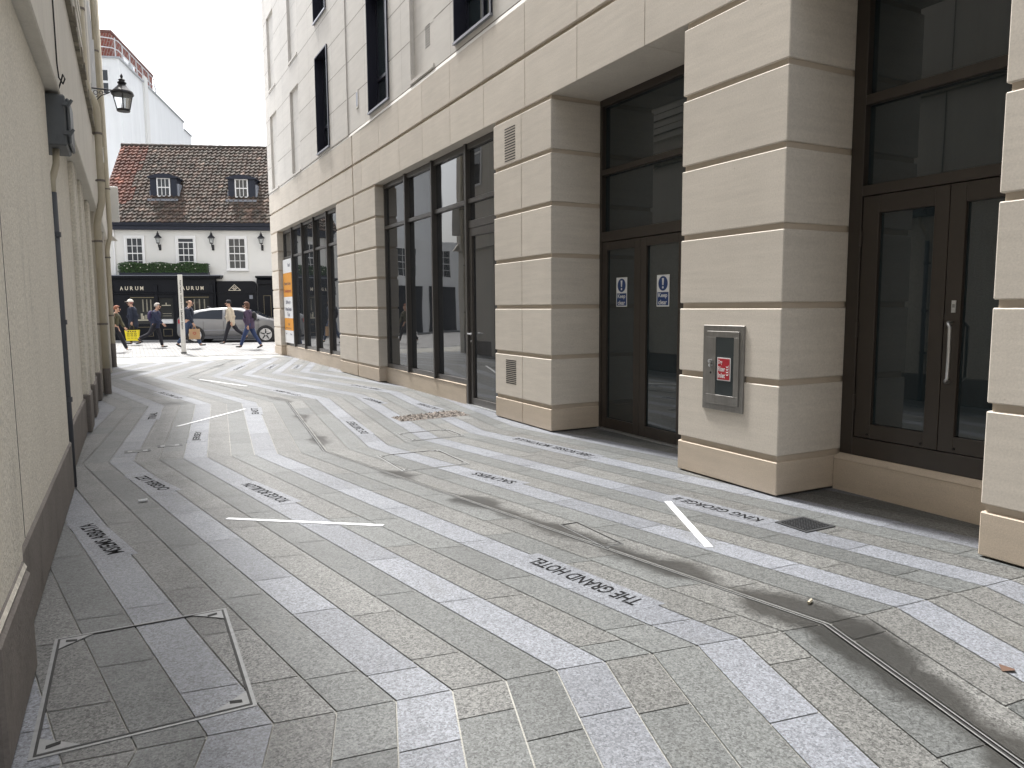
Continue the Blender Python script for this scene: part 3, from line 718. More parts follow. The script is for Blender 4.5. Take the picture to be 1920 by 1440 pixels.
# poster in the corner window
xb=bend((4.60,23.7,0))[0]
def px_(y): return bend((4.60,y,0))[0]-.052
t=thing('letting_poster','tall white and orange letting poster filling the end pane of the corner shop window','poster',(px_(23.7),23.7,.42))
M['orange']=mat('poster_orange',(.72,.30,.02),.5,amp=.05); M['ptext']=mat('poster_text',(.05,.05,.10),.6); M['ptextr']=mat('poster_red_text',(.30,.05,.03),.6)
def pq(mb,z0,z1,dx=0):
    mb.obox((px_(23.02)-dx,23.02,z0),(px_(24.28)-px_(23.02),1.26,0),(.003,0,0),(0,0,z1-z0))
for z0,z1 in ((2.60,3.02),(1.202,1.86),(.43,.82)): q=MB(); pq(q,z0,z1); q.build('white_panel',M['whitepaint'],t)
for z0,z1 in ((1.862,2.598),(.822,1.20)): q=MB(); pq(q,z0,z1); q.build('orange_panel',M['orange'],t)
def ptx(mb,tx,yl,yr,z,h): 
    a=Vector((px_(yl)-.006,yl,z)); b_=Vector((px_(yr)-.006,yr,z)); put_text(mb,tx,a,b_-a,(0,0,h))
for a in (('Charing Cross',24.15,23.2,2.20,.12),('2200 sq ft',24.0,23.3,1.62,.13),('Prime Retail',24.05,23.2,1.43,.11),('To Let',23.8,23.45,1.26,.12),('Call',23.75,23.5,.98,.07),('Agents',24.15,23.95,.68,.06),('Broker',23.45,23.2,.68,.06),('Retail',23.5,23.2,2.78,.10),('Viewing',24.1,23.3,.87,.04)):
    q=MB(); ptx(q,*a); q.build('lettering',M['ptext'],t)
q=MB(); ptx(q,'Development',24.12,23.15,1.97,.13); q.build('red_lettering',M['ptextr'],t)

# ------------------------------------------------------------------ left: old rendered buildings
A=thing('rendered_building','old cream roughcast building with grey plinth and overhanging upper storey along the left side','building',(-.5,9,0))
w=MB(); w.box(-6,-.56,2.80,15.4,0,3.30); w.box(-6,-1.6,-8,2.80,0,4.69)  # second box: unseen extension added behind the camera to block light
w.box(-.57,-.452,2.76,3.60,.45,3.258)
w.box(-.57,-.502,3.60,7.02,.40,3.258)
for y0,y1 in ((10.35,10.62),(10.80,10.95),(11.75,12.0),(12.2,12.35),(13.9,14.15),(14.3,14.42)): w.box(-.57,-.505,y0,y1,.0,3.258)
w.build('wall',M['render'],A,bevel=.012)
p=MB(); p.box(-.60,-.425,2.75,3.56,0,.43); p.prism([(-.60,2.75,.432),(-.428,2.75,.432),(-.450,2.75,.475),(-.60,2.75,.475)],(0,.81,0),1.0,1)
p.box(-.60,-.488,3.56,7.05,0,.415); p.box(-.60,-.535,7.05,15.4,0,.42)
for y0,y1 in ((10.33,10.97),(11.73,12.37),(13.88,14.44)): p.box(-.60,-.485,y0,y1,0,.47)
p.build('plinth',[M['plinthgrey'],M['render']],A,bevel=.014)
c=MB(); c.box(-.5045,-.5005,4.10,4.104,.42,3.25); c.build('wall_crack',M['slot'],A)
o=MB(); o.box(-.62,-.41,-1.0,15.4,3.26,4.60); ov=o.build('overhang',M['render2'],A,bevel=.01)
rg=random.Random(9); k=MB(); y=-1.0
while y<15.4:
    d=rg.uniform(.25,.6); k.box(-.62,-.355+rg.uniform(-.012,.012),y,min(y+d,15.4),4.60,4.70+rg.uniform(-.015,.02),rg.uniform(.6,1.1)); y+=d
k.build('stone_string_course',mat('mossy_course',(.30,.27,.21),.9,amp=.35,scale=6,bump=.6,bscale=25,stain=((.08,.075,.06),(5,5,5),.5,.8)),A)
u_=MB(); u_.box(-6,-.52,-8,15.4,4.70,12.5); u_.build('upper_wall',M['render2'],A)  # height out of view raised, and run back unseen, to shade the paving
lv=MB()
for i in range(22): 
    z=5.2+i*.15; lv.box(-.53,-.47+.02*(i%2),12.6,14.4,z,z+.12)
lv.build('louvres',M['render2'],A)
def pipe(path,r,m,name,par,brackets=(),base=None):
    mb=MB(); mb.tube(path,r,12); pp=mb.build(name,m,par,smooth=True)
    for (x,y,z) in brackets:
        b=MB(); b.lathe([(r+.012,z-.018),(r+.012,z+.018)],(x,y,0),12); b.box(x-.16,x,y-.012,y+.012,z-.012,z+.012); b.build('pipe_bracket',M['plinthgrey'],pp)
    if base:
        b=MB(); x,y,z=base; b.lathe([(r+.004,.0),(r+.004,z)],(x,y,0),12); b.build('painted_foot',M['plinthgrey'],pp)
    return pp
pipe([(-.47,15.0,9.0),(-.47,15.0,5.42),(-.43,15.0,5.25),(-.36,15.0,5.12),(-.325,15.0,4.98),(-.325,15.0,3.55),(-.335,15.0,3.38),(-.40,15.0,3.12),(-.425,15.0,2.98),(-.425,15.0,.0)],.058,M['pipecream'],'downpipe',A,((-.47,15.0,6.6),(-.325,15.0,4.55),(-.325,15.0,3.75),(-.425,15.0,2.7),(-.425,15.0,1.25)),(-.425,15.0,.46))
Bb=thing('rendered_building','pale smooth rendered building beyond the roughcast one on the left, with a hanging sign board','building',(-.5,19,0))
w=MB(); w.box(-6,-.50,15.42,22.6,0,3.32); w.box(-6,-.405,15.42,22.6,3.32,11.5)  # top height is out of view, set for its effect on alley light
for y0,y1 in ((15.42,15.7),(17.4,17.65),(20.0,20.25),(22.2,22.6)): w.box(-.51,-.455,y0,y1,.0,3.318)
w.build('wall',M['render2'],Bb,bevel=.01)
p=MB(); p.box(-.55,-.485,15.43,22.58,0,.45); p.build('plinth',M['plinthgrey'],Bb,bevel=.01)
pipe([(-.34,22.0,10),(-.34,22.0,3.55),(-.35,22.0,3.4),(-.41,22.0,3.15),(-.43,22.0,3.0),(-.43,22.0,0)],.055,M['pipecream'],'downpipe',Bb,((-.43,22.0,2.85),(-.34,22.0,4.6),(-.43,22.0,1.35)),(-.43,22.0,.62))
pipe([(-.345,18.6,10.4),(-.345,18.6,5.0)],.05,M['pipecream'],'gutter_pipe',Bb,((-.345,18.6,7.0),))
s=MB(); s.box(-.41,-.10,22.30,22.35,3.80,4.72); s.build('hanging_board',M['shopwhite'],Bb,bevel=.02); s=MB(); s.prism([(-.46,22.4,3.32),(-.18,22.4,3.32),(-.46,22.4,3.62)],(0,.1,0)); s.build('bracket',M['render2'],Bb)
for k_ in range(3):
    y=16.3+k_*2.2; f=MB(); rectframe(f,-.41,-.37,y,y+.95,5.2,7.2,.06); f.box(-.40,-.38,y+.06,y+.89,6.17,6.23); wi=f.build('sash_window',M['whitepaint'],Bb); q=MB(); q.quad([(-.395,y+.05,5.25),(-.395,y+.9,5.25),(-.395,y+.9,7.15),(-.395,y+.05,7.15)]); q.build('pane',M['gwin'],wi)
# grey junction box, cable and conduit
t=thing('junction_box','weathered grey electrical box under the overhang of the cream left wall','electrical box',(-.55,7.4,2.8))
b=MB(); b.box(-.57,-.375,7.12,7.62,2.83,3.235); bx=b.build('body',M['boxgrey'],t,bevel=.012)
b=MB(); b.box(-.373,-.345,7.14,7.60,2.85,3.215); lid=b.build('lid',M['boxgrey'],t,bevel=.012)
for z in (2.93,3.16):
    b=MB(); b.box(-.395,-.338,7.095,7.118,z-.015,z+.015); b.tube([(-.36,7.10,z-.03),(-.325,7.10,z+.03)],.012,8); b.build('hinge',M['boxgrey'],lid)
b=MB(); b.lathe([(.05,3.236),(.05,3.25),(.02,3.258)],(-.46,7.3,0),10); b.build('gland',M['boxgrey'],t)
cb=MB(); cb.tube([(-.51,6.95,9),(-.50,6.95,4.75),(-.40,6.95,4.62),(-.402,6.95,3.9),(-.402,6.96,3.42),(-.398,7.0,3.33),(-.375,7.06,3.30),(-.36,7.06,3.34),(-.372,7.05,3.37),(-.39,7.1,3.33),(-.43,7.25,3.27)],.006,6); tag(cb.build('cable',M['slot'],origin=(-.4,6.9,3.3)),'thin dark cable running down the overhang into the grey box','cable')
t=thing('conduit','dark grey square pipe running from the electrical box down to the paving','pipe',(-.5,7.2,0))
b=MB(); b.tube([(-.47,7.3,2.84),(-.475,7.27,2.70),(-.505,7.2,2.56),(-.508,7.18,2.45)],.026,10); b.build('cream_elbow',M['pipecream'],t,smooth=True)
b=MB(); b.tube([(-.508,7.18,2.46),(-.508,7.18,.0)],.031,10); pc=b.build('grey_pipe',M['pipegrey'],t,smooth=True)
for z in (2.12,1.40,.75):
    b=MB(); b.lathe([(.040,z-.02),(.040,z+.02)],(-.508,7.18,0),10); b.box(-.56,-.508,7.14,7.22,z-.012,z+.012); b.build('collar',M['pipegrey'],pc)

# ------------------------------------------------------------------ wall lanterns
def lantern_parts(t,c,k=1.0,sides=4,rot=math.pi/4):
    x,y,z=c; L=lambda pr:[(r_*k,z+h*k) for r_,h in pr]
    b=MB(); b.lathe(L([(.112,0),(.118,.012),(.118,.04),(.108,.045)]),(x,y,0),sides,rot=rot); b.build('base_ring',M['lampblack'],t)
    b=MB(); b.lathe(L([(.105,.045),(.168,.31)]),(x,y,0),sides,rot=rot); b.build('glass',M['lampglass'],t)
    b=MB()
    for i in range(4):
        a=rot+i*math.pi/2; ca,sa=math.cos(a),math.sin(a); b.tube([(x+.110*k*ca,y+.110*k*sa,z+.03*k),(x+.172*k*ca,y+.172*k*sa,z+.32*k)],.009*k,6)
    b.build('glazing_bar',M['lampblack'],t)
    b=MB(); b.lathe(L([(.172,.30),(.196,.305),(.200,.33),(.185,.365),(.145,.405),(.100,.45),(.068,.49),(.060,.51),(.078,.515),(.080,.535),(.055,.55),(.05,.575),(.062,.585),(.030,.605),(.016,.62),(.026,.64),(.022,.665),(.002,.70)]),(x,y,0),16); b.build('hood',M['lampblack'],t,smooth=False)
t=thing('wall_lantern','large black lantern on a scrolled iron bracket high on the left wall','wall lantern',(-.40,16,5.5))
lantern_parts(t,(.10,16,5.20),.98,16,0)
b=MB(); b.tube([(-.41,16,5.565),(-.08,16,5.565)],.014,8); b.tube([(-.08,16,5.565),(-.04,16,5.56),(.0,16,5.535)],.014,8); b.box(-.42,-.40,15.95,16.05,5.22,5.64)
for cx,cz,rr_ in ((-.34,5.49,.045),(-.25,5.50,.035),(-.18,5.52,.027)):
    b.tube([(cx+rr_*math.cos(a)*(1-.03*i),16,cz+rr_*math.sin(a)*(1-.03*i)) for i,a in enumerate([j*math.pi/6 for j in range(15)])],.006,5)
b.tube([(-.40,16,5.30),(-.33,16,5.36),(-.25,16,5.45),(-.14,16,5.50),(-.08,16,5.55)],.009,6); b.tube([(-.40,16,5.42),(-.35,16,5.40),(-.30,16,5.44)],.007,6)
b.build('bracket',M['lampblack'],t)

# ------------------------------------------------------------------ far side of the street
O=Vector((2.3096,36.6186,0)); e=Vector((.93969,-.34202,0)); n=Vector((.34202,.93969,0))
def H(p): 
    q=O+e*p[0]+n*p[1]; return (q.x,q.y,p[2])
def mh(): return MB(H)
HO=H((0,0,0.12))
Hs=thing('shop_house','white house with pantile roof, two dormers and a black jewellers shopfront across the street','house',HO)
w=mh(); w.box(-3.25,9,0,7,.05,5.3); w.build('wall',M['shopwhite'],Hs)
f=mh(); f.box(-3.3,9,-.22,-.02,5.03,5.20); f.box(-3.3,9,-.27,-.02,5.20,5.40); f.box(-3.3,9,-.30,-.22,5.26,5.38); ga=f.build('eaves_board',M['slate'],Hs,bevel=.01)
f=mh(); f.tube([(-2.93,-.12,5.1),(-2.93,-.06,4.9),(-2.93,-.05,3.05)],.04,8); f.build('downpipe',M['whitepaint'],Hs)
# pantile roof
RW0,RZ0,RW1,RZ1=-.30,5.36,3.30,9.38
rl=math.hypot(RW1-RW0,RZ1-RZ0); dw,dz=(RW1-RW0)/rl,(RZ1-RZ0)/rl; nw,nz=-dz,dw
rf=mh(); rt=random.Random(4); rows=23; cw=.212; cols=48; prof=[(0,.012),(.18,.0),(.42,.004),(.60,.030),(.76,.050),(.90,.042),(1.02,.012)]
for i in range(rows):
    s0=rl*i/rows-.03; s1=rl*(i+1)/rows
    for j in range(cols):
        ua=-3.55+j*cw; vs=[]; jit=rt.uniform(-.008,.008); js=rt.uniform(-.012,.012)
        for ss,lift in ((s0+js,.055),(s1,.0)):
            for a,hh in prof:
                k_=hh+lift+jit; vs.append((ua+a*cw,RW0+dw*ss+nw*k_,RZ0+dz*ss+nz*k_))
        N=len(prof); vs += [(ua+a*cw,RW0+dw*(s0+js)+nw*(hh+jit-.0),RZ0+dz*(s0+js)+nz*(hh+jit-.0)) for a,hh in prof]
        fs=[(q,q+1,N+q+1,N+q) for q in range(N-1)]+[(2*N+q,2*N+q+1,q+1,q) for q in range(N-1)]
        red = ua < -2.75+.35*(i/rows)+rt.uniform(-.25,.25) and i>4
        rf.add(vs,fs,rt.uniform(.6,1.35) if rt.random()>.03 else 2.2,1 if red else 0)
roof=rf.build('roof',[M['tile'],M['tilered']],Hs)
rb=mh(); rb.add([(-3.55,RW0,RZ0-.03),(7,RW0,RZ0-.03),(7,RW1,RZ1-.03),(-3.55,RW1,RZ1-.03),(-3.55,RW1+3,RZ0),(7,RW1+3,RZ0)],[(0,1,2,3),(3,2,5,4),(0,3,4)]); rb.build('roof_deck',M['slot'],roof)
rd=mh()
for j in range(24): rd.lathe([(.11,-3.57+j*.45),(.125,-3.57+j*.45+.43)],(0,0,0),10,rt.uniform(.6,1.0),axis='x') if False else rd.tube([(-3.57+j*.45,RW1,RZ1-.02),(-3.57+j*.45+.44,RW1,RZ1-.02)],[.12,.105],10,rt.uniform(.55,.9))
rd.build('ridge_tiles',M['tile'],roof)
# sash windows
def sash(mb,pmb,u0,u1,z0,z1,wf,cols_,rows_,fr=.055,gapz=0):
    """white sash frame with glazing bars, front at depth wf"""
    rect=[(u0,u1,z0,z0+fr),(u0,u1,z1-fr,z1),(u0,u0+fr,z0+fr,z1-fr),(u1-fr,u1,z0+fr,z1-fr)]
    for a in rect: mb.box(a[0],a[1],wf,wf+.05,a[2],a[3])
    zt=z1-fr-gapz; gu0,gu1,gz0=u0+fr,u1-fr,z0+fr
    if gapz: mb.box(gu0,gu1,wf+.004,wf+.045,zt-.04,zt)
    for i in range(1,cols_): x=gu0+(gu1-gu0)*i/cols_; mb.box(x-.012,x+.012,wf+.008,wf+.04,gz0,zt)
    for i in range(1,rows_):
        z=gz0+(zt-gz0)*i/rows_; hw=.022 if i==rows_//2 else .012; mb.box(gu0,gu1,wf+.003 if i==rows_//2 else wf+.0095,wf+.042,z-hw,z+hw)
    pmb.quad([(u0,wf+.03,z0),(u1,wf+.03,z0),(u1,wf+.03,z1),(u0,wf+.03,z1)])
for i,(u0,u1) in enumerate(((-2.50,-1.64),(-.32,.55),(1.87,2.78))):
    f=mh(); q=mh(); f.box(u0,u1,-.08,-.001,4.70,4.78); f.box(u0,u0+.07,-.08,-.001,3.30,4.70); f.box(u1-.07,u1,-.08,-.001,3.30,4.70); f.box(u0-.03,u1+.03,-.12,-.001,3.22,3.30)
    sash(f,q,u0+.072,u1-.072,3.302,4.698,-.058,3,4,.045,.14 if i==1 else 0)
    wi=f.build('sash_window',M['whitepaint'],Hs); q.build('pane',M['gwin'],wi)
# dormers
for (ua,ub,wa,wb) in ((-1.54,-.38,-1.25,-.67),(1.87,3.07,2.17,2.75)):
    wf=.78; d=mh()
    d.box(ua,wa-.02,wf,2.2,6.50,7.50); d.box(wb+.02,ub,wf,2.2,6.50,7.50); d.box(wa-.02,wb+.02,wf,2.2,6.50,6.60); d.box(wa-.02,wb+.02,wf,2.2,7.46,7.50); d.box(wa-.02,wb+.02,wf+.12,2.2,6.60,7.46)
    arc=[(ua-.07+(ub-ua+.14)*k_/8,wf-.10,7.50+.14*math.sin(math.pi*k_/8)) for k_ in range(9)]
    d.prism([(ua-.07,wf-.10,7.44)]+arc+[(ub+.07,wf-.10,7.44)],(0,1.7,0))
    dm=d.build('dormer',M['slate'],Hs); f=mh(); q=mh(); sash(f,q,wa,wb,6.605,7.455,wf-.02,3,2,.05); wi=f.build('sash_window',M['whitepaint'],dm); q.build('pane',M['gwin'],dm)
    l=mh(); l.box(ub+.002,ub+.09,wf+.02,wf+.6,6.44,7.2); l.box(ua-.05,ua-.002,wf+.05,wf+.6,6.44,6.9); l.box(ua-.08,ub+.08,wf-.22,wf-.002,6.40,6.49); l.build('lead_flashing',M['lead'],dm)
# black shopfront
s=mh(); s.box(-3.2,1.36,-.28,-.002,.10,.86); s.box(-3.2,1.36,-.30,-.002,2.26,2.90); s.box(-3.22,1.38,-.34,-.002,2.19,2.255)
for a,b_ in ((-3.2,-2.32),(-1.30,-1.12),(-.50,-.18),(1.06,1.36)): s.box(a,b_,-.28,-.002,.862,2.188)
for a,b_ in ((-2.32,-1.30),(-1.12,-.50),(-.18,1.06)): s.box(a,b_,-.28,-.002,2.02,2.188)
for a in (-3.15,-1.26,-.40,1.12): s.box(a,a+.14,-.33,-.29,.10,2.18); s.box(a-.02,a+.16,-.36,-.30,2.26,2.60)
shf=s.build('shopfront',M['blackpaint'],Hs,bevel=.008)
s=mh(); s.box(-3.24,1.66,-.52,-.002,2.915,2.99); s.box(-3.20,1.60,-.42,-.002,2.86,2.913); s.build('shop_cornice',M['blackpaint'],Hs); s=mh(); s.box(-3.25,1.67,-.53,-.001,2.992,3.02); s.build('cornice_lead',M['lead'],Hs)
q=mh()
for a,b_,z0 in ((-2.32,-1.30,.862),(-1.12,-.50,1.08),(-.18,1.06,.862)): q.quad([(a,-.20,z0),(b_,-.20,z0),(b_,-.20,2.02),(a,-.20,2.02)])
q.build('shop_pane',glass_mat('shop_display_glass',(.035,.036,.035),rough=.05),shf)
M['display']=mat('display_cream',(.50,.46,.36),.6,amp=.3,scale=12); M['gilt']=mat('gilt_line',(.30,.25,.15),.4)
rd_=random.Random(2)
for a,b_ in ((-2.20,-1.36),(-.10,.98)):
    dp=mh(); dp.box(a,b_,-.235,-.205,1.00,1.06)
    for k_ in range(7):
        u_0=a+(b_-a)*rd_.random()*.9; h_=rd_.uniform(.06,.28); dp.box(u_0,u_0+rd_.uniform(.05,.12),-.225,-.208,1.07,1.07+h_,rd_.uniform(.5,1.2))
    for k_ in range(3): u_0=a+(b_-a)*(.45+.2*k_); dp.box(u_0,u_0+.05,-.222,-.206,1.4,1.95,.55)
    dp.build('window_display',M['display'],shf)
dp=mh(); dp.box(-1.00,-.62,-.224,-.205,1.66,1.70); dp.box(-.83,-.79,-.224,-.205,1.70,1.80); dp.box(-.98,-.60,-.224,-.205,1.30,1.32,.6); dp.box(-.98,-.60,-.224,-.205,1.20,1.22,.6)
dp.build('window_display',M['display'],shf)
dp=mh(); dp.box(-1.10,-.53,-.30,-.283,.87,1.06); dp.build('white_notice',M['whitepaint'],shf)
gl=mh()
def outl(u0,u1,z0,z1,ww=-.283,t_=.012):
    for a in ((u0,u1,z0,z0+t_),(u0,u1,z1-t_,z1),(u0,u0+t_,z0+t_,z1-t_),(u1-t_,u1,z0+t_,z1-t_)): gl.box(a[0],a[1],ww-.006,ww,a[2],a[3])
outl(-2.25,-1.4,.30,.72); outl(-.96,-.58,.30,.62); outl(-.1,.95,.30,.72); gl.box(-2.3,-1.3,-.29,-.284,2.03,2.05); gl.box(-.18,1.06,-.29,-.284,2.03,2.05)
for u0 in (3.42,3.86,4.30,4.74): outl(u0,u0+.32,.30,2.10,-.102)
gl.build('gilt_lines',M['gilt'],shf)
for u0,u1 in ((-2.70,-1.71),(-.08,.86)):
    q=mh()
    for i,ch in enumerate('AURUM'):
        du=(u1-u0)/4.62; put_text(q,ch,(u0+i*du,-.312,2.36),(du*.62,0,0),(0,0,.17))
    q.build('shop_name',M['gold'],shf)
s=mh(); s.box(1.39,3.12,-.14,-.002,.10,2.20); s.box(1.39,3.12,-.17,-.002,2.20,2.26); arcp=[(1.39,-.15,2.262),(3.12,-.15,2.262),(3.12,-.15,2.58)]+[(2.94+.18*math.cos(a),-.15,2.58+.18*math.sin(a)) for a in (.35,.8,1.2,1.57)]+[(1.39,-.15,2.76)]
s.prism(arcp,(0,.148,0)); en=s.build('entrance_front',M['blackpaint'],Hs)
q=mh()
def tri(pts): q.prism([(a,-.158,b_) for a,b_ in pts],(0,.007,0))
A0,A1,A2=(1.90,2.34),(2.43,2.34),(2.165,2.60)
def bar(p0,p1,w_=.022):
    p0,p1=Vector(p0),Vector(p1); d=(p1-p0).normalized(); nn_=Vector((-d.y,d.x))*w_/2; tri([p0-nn_,p1-nn_,p1+nn_,p0+nn_])
for a,b_ in ((A0,A1),(A0,A2),(A1,A2),((2.03,2.47),(2.165,2.35)),((2.30,2.47),(2.165,2.35)),((2.10,2.47),(2.165,2.41)),((2.23,2.47),(2.165,2.41)),((2.11,2.50),(2.22,2.50))): bar(a,b_)
q.build('triangle_emblem',M['gold'],en); q=mh(); q.box(2.80,2.95,-.15,-.141,1.95,2.12); q.build('name_plate',M['lead'],en)
s=mh(); s.box(3.16,9,-.10,-.002,.10,2.62); s.box(3.16,9,-.22,-.002,2.62,2.86); s.prism([(3.14,-.40,2.98),(3.14,-.40,2.90),(3.30,-.2,2.80),(3.30,-.002,2.80),(3.30,-.002,2.98)],(5.8,0,0)); s.build('side_shopfront',M['blackpaint'],Hs)
s=mh(); s.box(4.62,4.68,-.10,-.01,3.0,5.0); s.build('black_downpipe',M['blackpaint'],Hs)
# wall lamps on the house
L0=thing('wall_lamp','black lantern left of the middle first floor window of the white house','wall lamp',H((-1.0,0,4.2)),'black lanterns on the white house')
c=H((-1.0,-.24,4.42)); ORG[L0.name]=tuple(L0.location); lantern_parts(L0,c,.80,4)
b=mh(); b.tube([(-1.0,-.01,4.22),(-1.0,-.12,4.20),(-1.0,-.22,4.30),(-1.0,-.24,4.43)],.02,8); b.box(-1.05,-.95,-.03,-.003,4.14,4.40); b.build('bracket',M['lampblack'],L0)
for u_,lab in ((1.28,'black lantern between the middle and right first floor windows of the white house'),(3.44,'black lantern at the right end of the white house wall, by the limestone corner')):
    cpy=copy_tree(L0); cpy.location=H((u_,0,4.2)); cpy['label']=lab
# clipped hedge in a trough over the shop
t=thing('hedge_trough','clipped green hedge with a few pale flowers in a dark trough above the shop cornice','hedge',H((-.75,-.3,3.02)))
b=mh(); b.box(-2.62,1.12,-.50,-.12,3.025,3.16); b.build('trough',M['slate'],t)
M['hedge']=mat('hedge_leaf',(.035,.075,.022),.6,amp=.4,scale=14); M['hedgeflower']=mat('hedge_flower',(.7,.68,.6),.7)
lf=mh(); rh=random.Random(8)
for i in range(5200):
    u_=rh.uniform(-2.64,1.14); ww=rh.uniform(-.56,-.08); z=rh.uniform(3.12,3.56+.04*math.sin(u_*5))
    if rh.random()<.55: ww=-.56+abs(rh.gauss(0,.03))
    elif rh.random()<.5: z=3.56+.04*math.sin(u_*5)-abs(rh.gauss(0,.03))
    s_=rh.uniform(.022,.045); a,b_=rh.uniform(0,6.3),rh.uniform(-.9,.9)
    d1=Vector((math.cos(a),math.sin(a)*.6,math.sin(b_)))*s_; d2=Vector((-math.sin(a)*.5,math.cos(a)*.4,math.cos(b_)*.6))*s_*.6; P=Vector((u_,ww,z))
    lf.quad([P-d1,P-d2,P+d1,P+d2],rh.uniform(.45,1.7))
lf.build('foliage',M['hedge'],t)
core=mh(); core.box(-2.58,1.08,-.50,-.12,3.16,3.50,.35); core.build('inner_growth',M['hedge'],t)
fl=mh()
for i in range(16):
    P=(rh.uniform(-2.4,.9),-.57,rh.uniform(3.25,3.50)); fl.ball(P,.022,.02,.022,6,4)
fl.build('flowers',M['hedgeflower'],t)
# white neighbour left of the shop
t=thing('white_building','low white painted building to the left of the black shopfront','building',H((-6,0,.12)))
w=mh(); w.box(-14,-3.28,-.02,7,.05,5.25); w.build('wall',M['whiterender'],t); w=mh(); w.box(-4.9,-3.30,-.10,-.021,.05,5.0); w.box(-4.7,-3.55,-.12,-.101,3.2,4.8); w.build('pilaster',M['shopwhite'],t,bevel=.01)
for k_ in range(3):
    f=mh(); q=mh(); sash(f,q,-13+k_*2.6,-11.6+k_*2.6,3.2,4.8,-.05,3,4); wi=f.build('sash_window',M['whitepaint'],t); q.build('pane',M['gwin'],wi)
    f=mh(); f.box(-13.3+k_*2.6,-11.3+k_*2.6,-.12,-.021,.1,2.7); f.build('shop_bay',M['blackpaint'],t)
# tall white block with brick top storey
Ct=Vector((.2258,51.4675,0)); d6=Vector((.28569,.95832,0)); l6=Vector((-.95832,.28569,0))
def T(p): q=Ct+d6*p[0]+l6*p[1]; return (q.x,q.y,p[2])
t=thing('white_tower_block','tall white rendered block with red brick top storey rising behind the tiled house','building',T((5,4,0)))
mt=lambda: MB(T)
w=mt(); w.box(0,15.6,0,14,0,16.45); w.box(15.6,18.0,0,14,0,15.9); w.build('wall',M['whiterender'],t)
w=mt(); w.box(-.12,15.6,-.10,14,16.45,16.55); w.box(15.6,18.05,-.1,14,15.9,15.98); w.build('parapet_coping',mat('pale_coping',(.38,.39,.41),.6),t)
w=mt(); w.box(4.7,5.4,-.14,0,0,16.9); w.build('chimney_strip',M['shopwhite'],t)
w=mt(); w.box(2.5,11.5,1.12,12,16.4,18.75); bk_=w.build('brick_storey',M['brick'],t); w=mt(); w.box(2.44,11.56,1.05,12.1,18.75,18.90); w.build('flat_roof_edge',mat('brick_edge',(.16,.07,.055),.8),t)
w=mt(); w.box(4.4,7.0,1.06,1.119,16.62,18.1); w.build('white_screen',M['whitepaint'],bk_); w=mt(); w.box(5.7,6.5,1.03,1.059,16.9,17.95); w.build('pane',M['grey_glass'],bk_); w=mt(); w.box(2.46,2.499,2.1,3.0,16.8,17.7); w.build('roof_window',M['grey_glass'],bk_)
w=mt()
for i in range(7): w.tube([(.3+i*1.45,.25,16.6),(.3+i*1.35,.25,17.75)],.035,6)
for z in (17.2,17.75): w.tube([(.3,5,z),(.3,.9,z),(.45,.45,z),(.9,.25,z),(9.0,.25,z)],.03,6)
w.build('railing',mat('pale_railing',(.55,.56,.57),.5),t)
f=mt(); f.box(-.04,-.001,.55,1.30,14.3,15.9); wi=f.build('window',M['whitepaint'],t); f=mt(); f.box(-.06,-.041,.65,1.2,15.15,15.75); f.box(-.06,-.041,.65,1.2,14.4,15.0); f.build('pane',M['gwin'],wi)
# way-marker post in the street
P0=(1.506,26.306,.055)
t=thing('signpost','slim pale signpost with vertical dark lettering standing in the mouth of the alley','signpost',P0)
cd=Vector((P0[0],P0[1],0)).normalized(); sx=Vector((cd.y,-cd.x,0))
b=MB(); o_=Vector(P0)-sx*.072-cd*.03; b.obox(o_,sx*.144,cd*.06,(0,0,2.56)); b.build('post',M['shopwhite'],t,bevel=.006)
b=MB(); b.obox(Vector(P0)-sx*.085-cd*.05,sx*.17,cd*.10,(0,0,.06)); b.build('foot',M['galv'],t)
b=MB(); z=2.38
for tx in ('Royal Square','Charing Cross','Liberation Station'):
    L=.034*len(tx); put_text(b,tx,Vector(P0)-cd*.0325-sx*.030+Vector((0,0,z)),(0,0,-L),sx*.06); z-=L+.06
b.build('lettering',M['letter'],t)

# ------------------------------------------------------------------ people
def skin_mesh(verts,radii,edges,sub=1):
    me=bpy.data.meshes.new('k'); bm=bmesh.new(); lay=bm.verts.layers.skin.verify()
    vs=[]
    for i,(p,r_) in enumerate(zip(verts,radii)):
        v=bm.verts.new(p); r2=r_ if isinstance(r_,tuple) else (r_,r_); v[lay].radius=r2; v[lay].use_root=(i==0); vs.append(v)
    for a,b_ in edges: bm.edges.new((vs[a],vs[b_]))
    bm.to_mesh(me); bm.free()
    ob=bpy.data.objects.new('k',me); C.objects.link(ob)
    sk=ob.modifiers.new('s','SKIN'); sk.use_smooth_shade=True
    sb=ob.modifiers.new('u','SUBSURF'); sb.levels=sub; sb.render_levels=sub
    dg=bpy.context.evaluated_depsgraph_get(); out=bpy.data.meshes.new_from_object(ob.evaluated_get(dg))
    V=[tuple(v.co) for v in out.vertices]; F=[list(p.vertices) for p in out.polygons]
    bpy.data.objects.remove(ob); bpy.data.meshes.remove(me); bpy.data.meshes.remove(out)
    return V,F
class Sk:
    def __init__(s): s.v=[];s.r=[];s.e=[]
    def add(s,p,r_,par=None):
        s.v.append(tuple(p)); s.r.append(r_); i=len(s.v)-1
        if par is not None: s.e.append((par,i))
        return i
    def chain(s,pts,rs_,par):
        for p,r_ in zip(pts,rs_): par=s.add(p,r_,par)
        return par
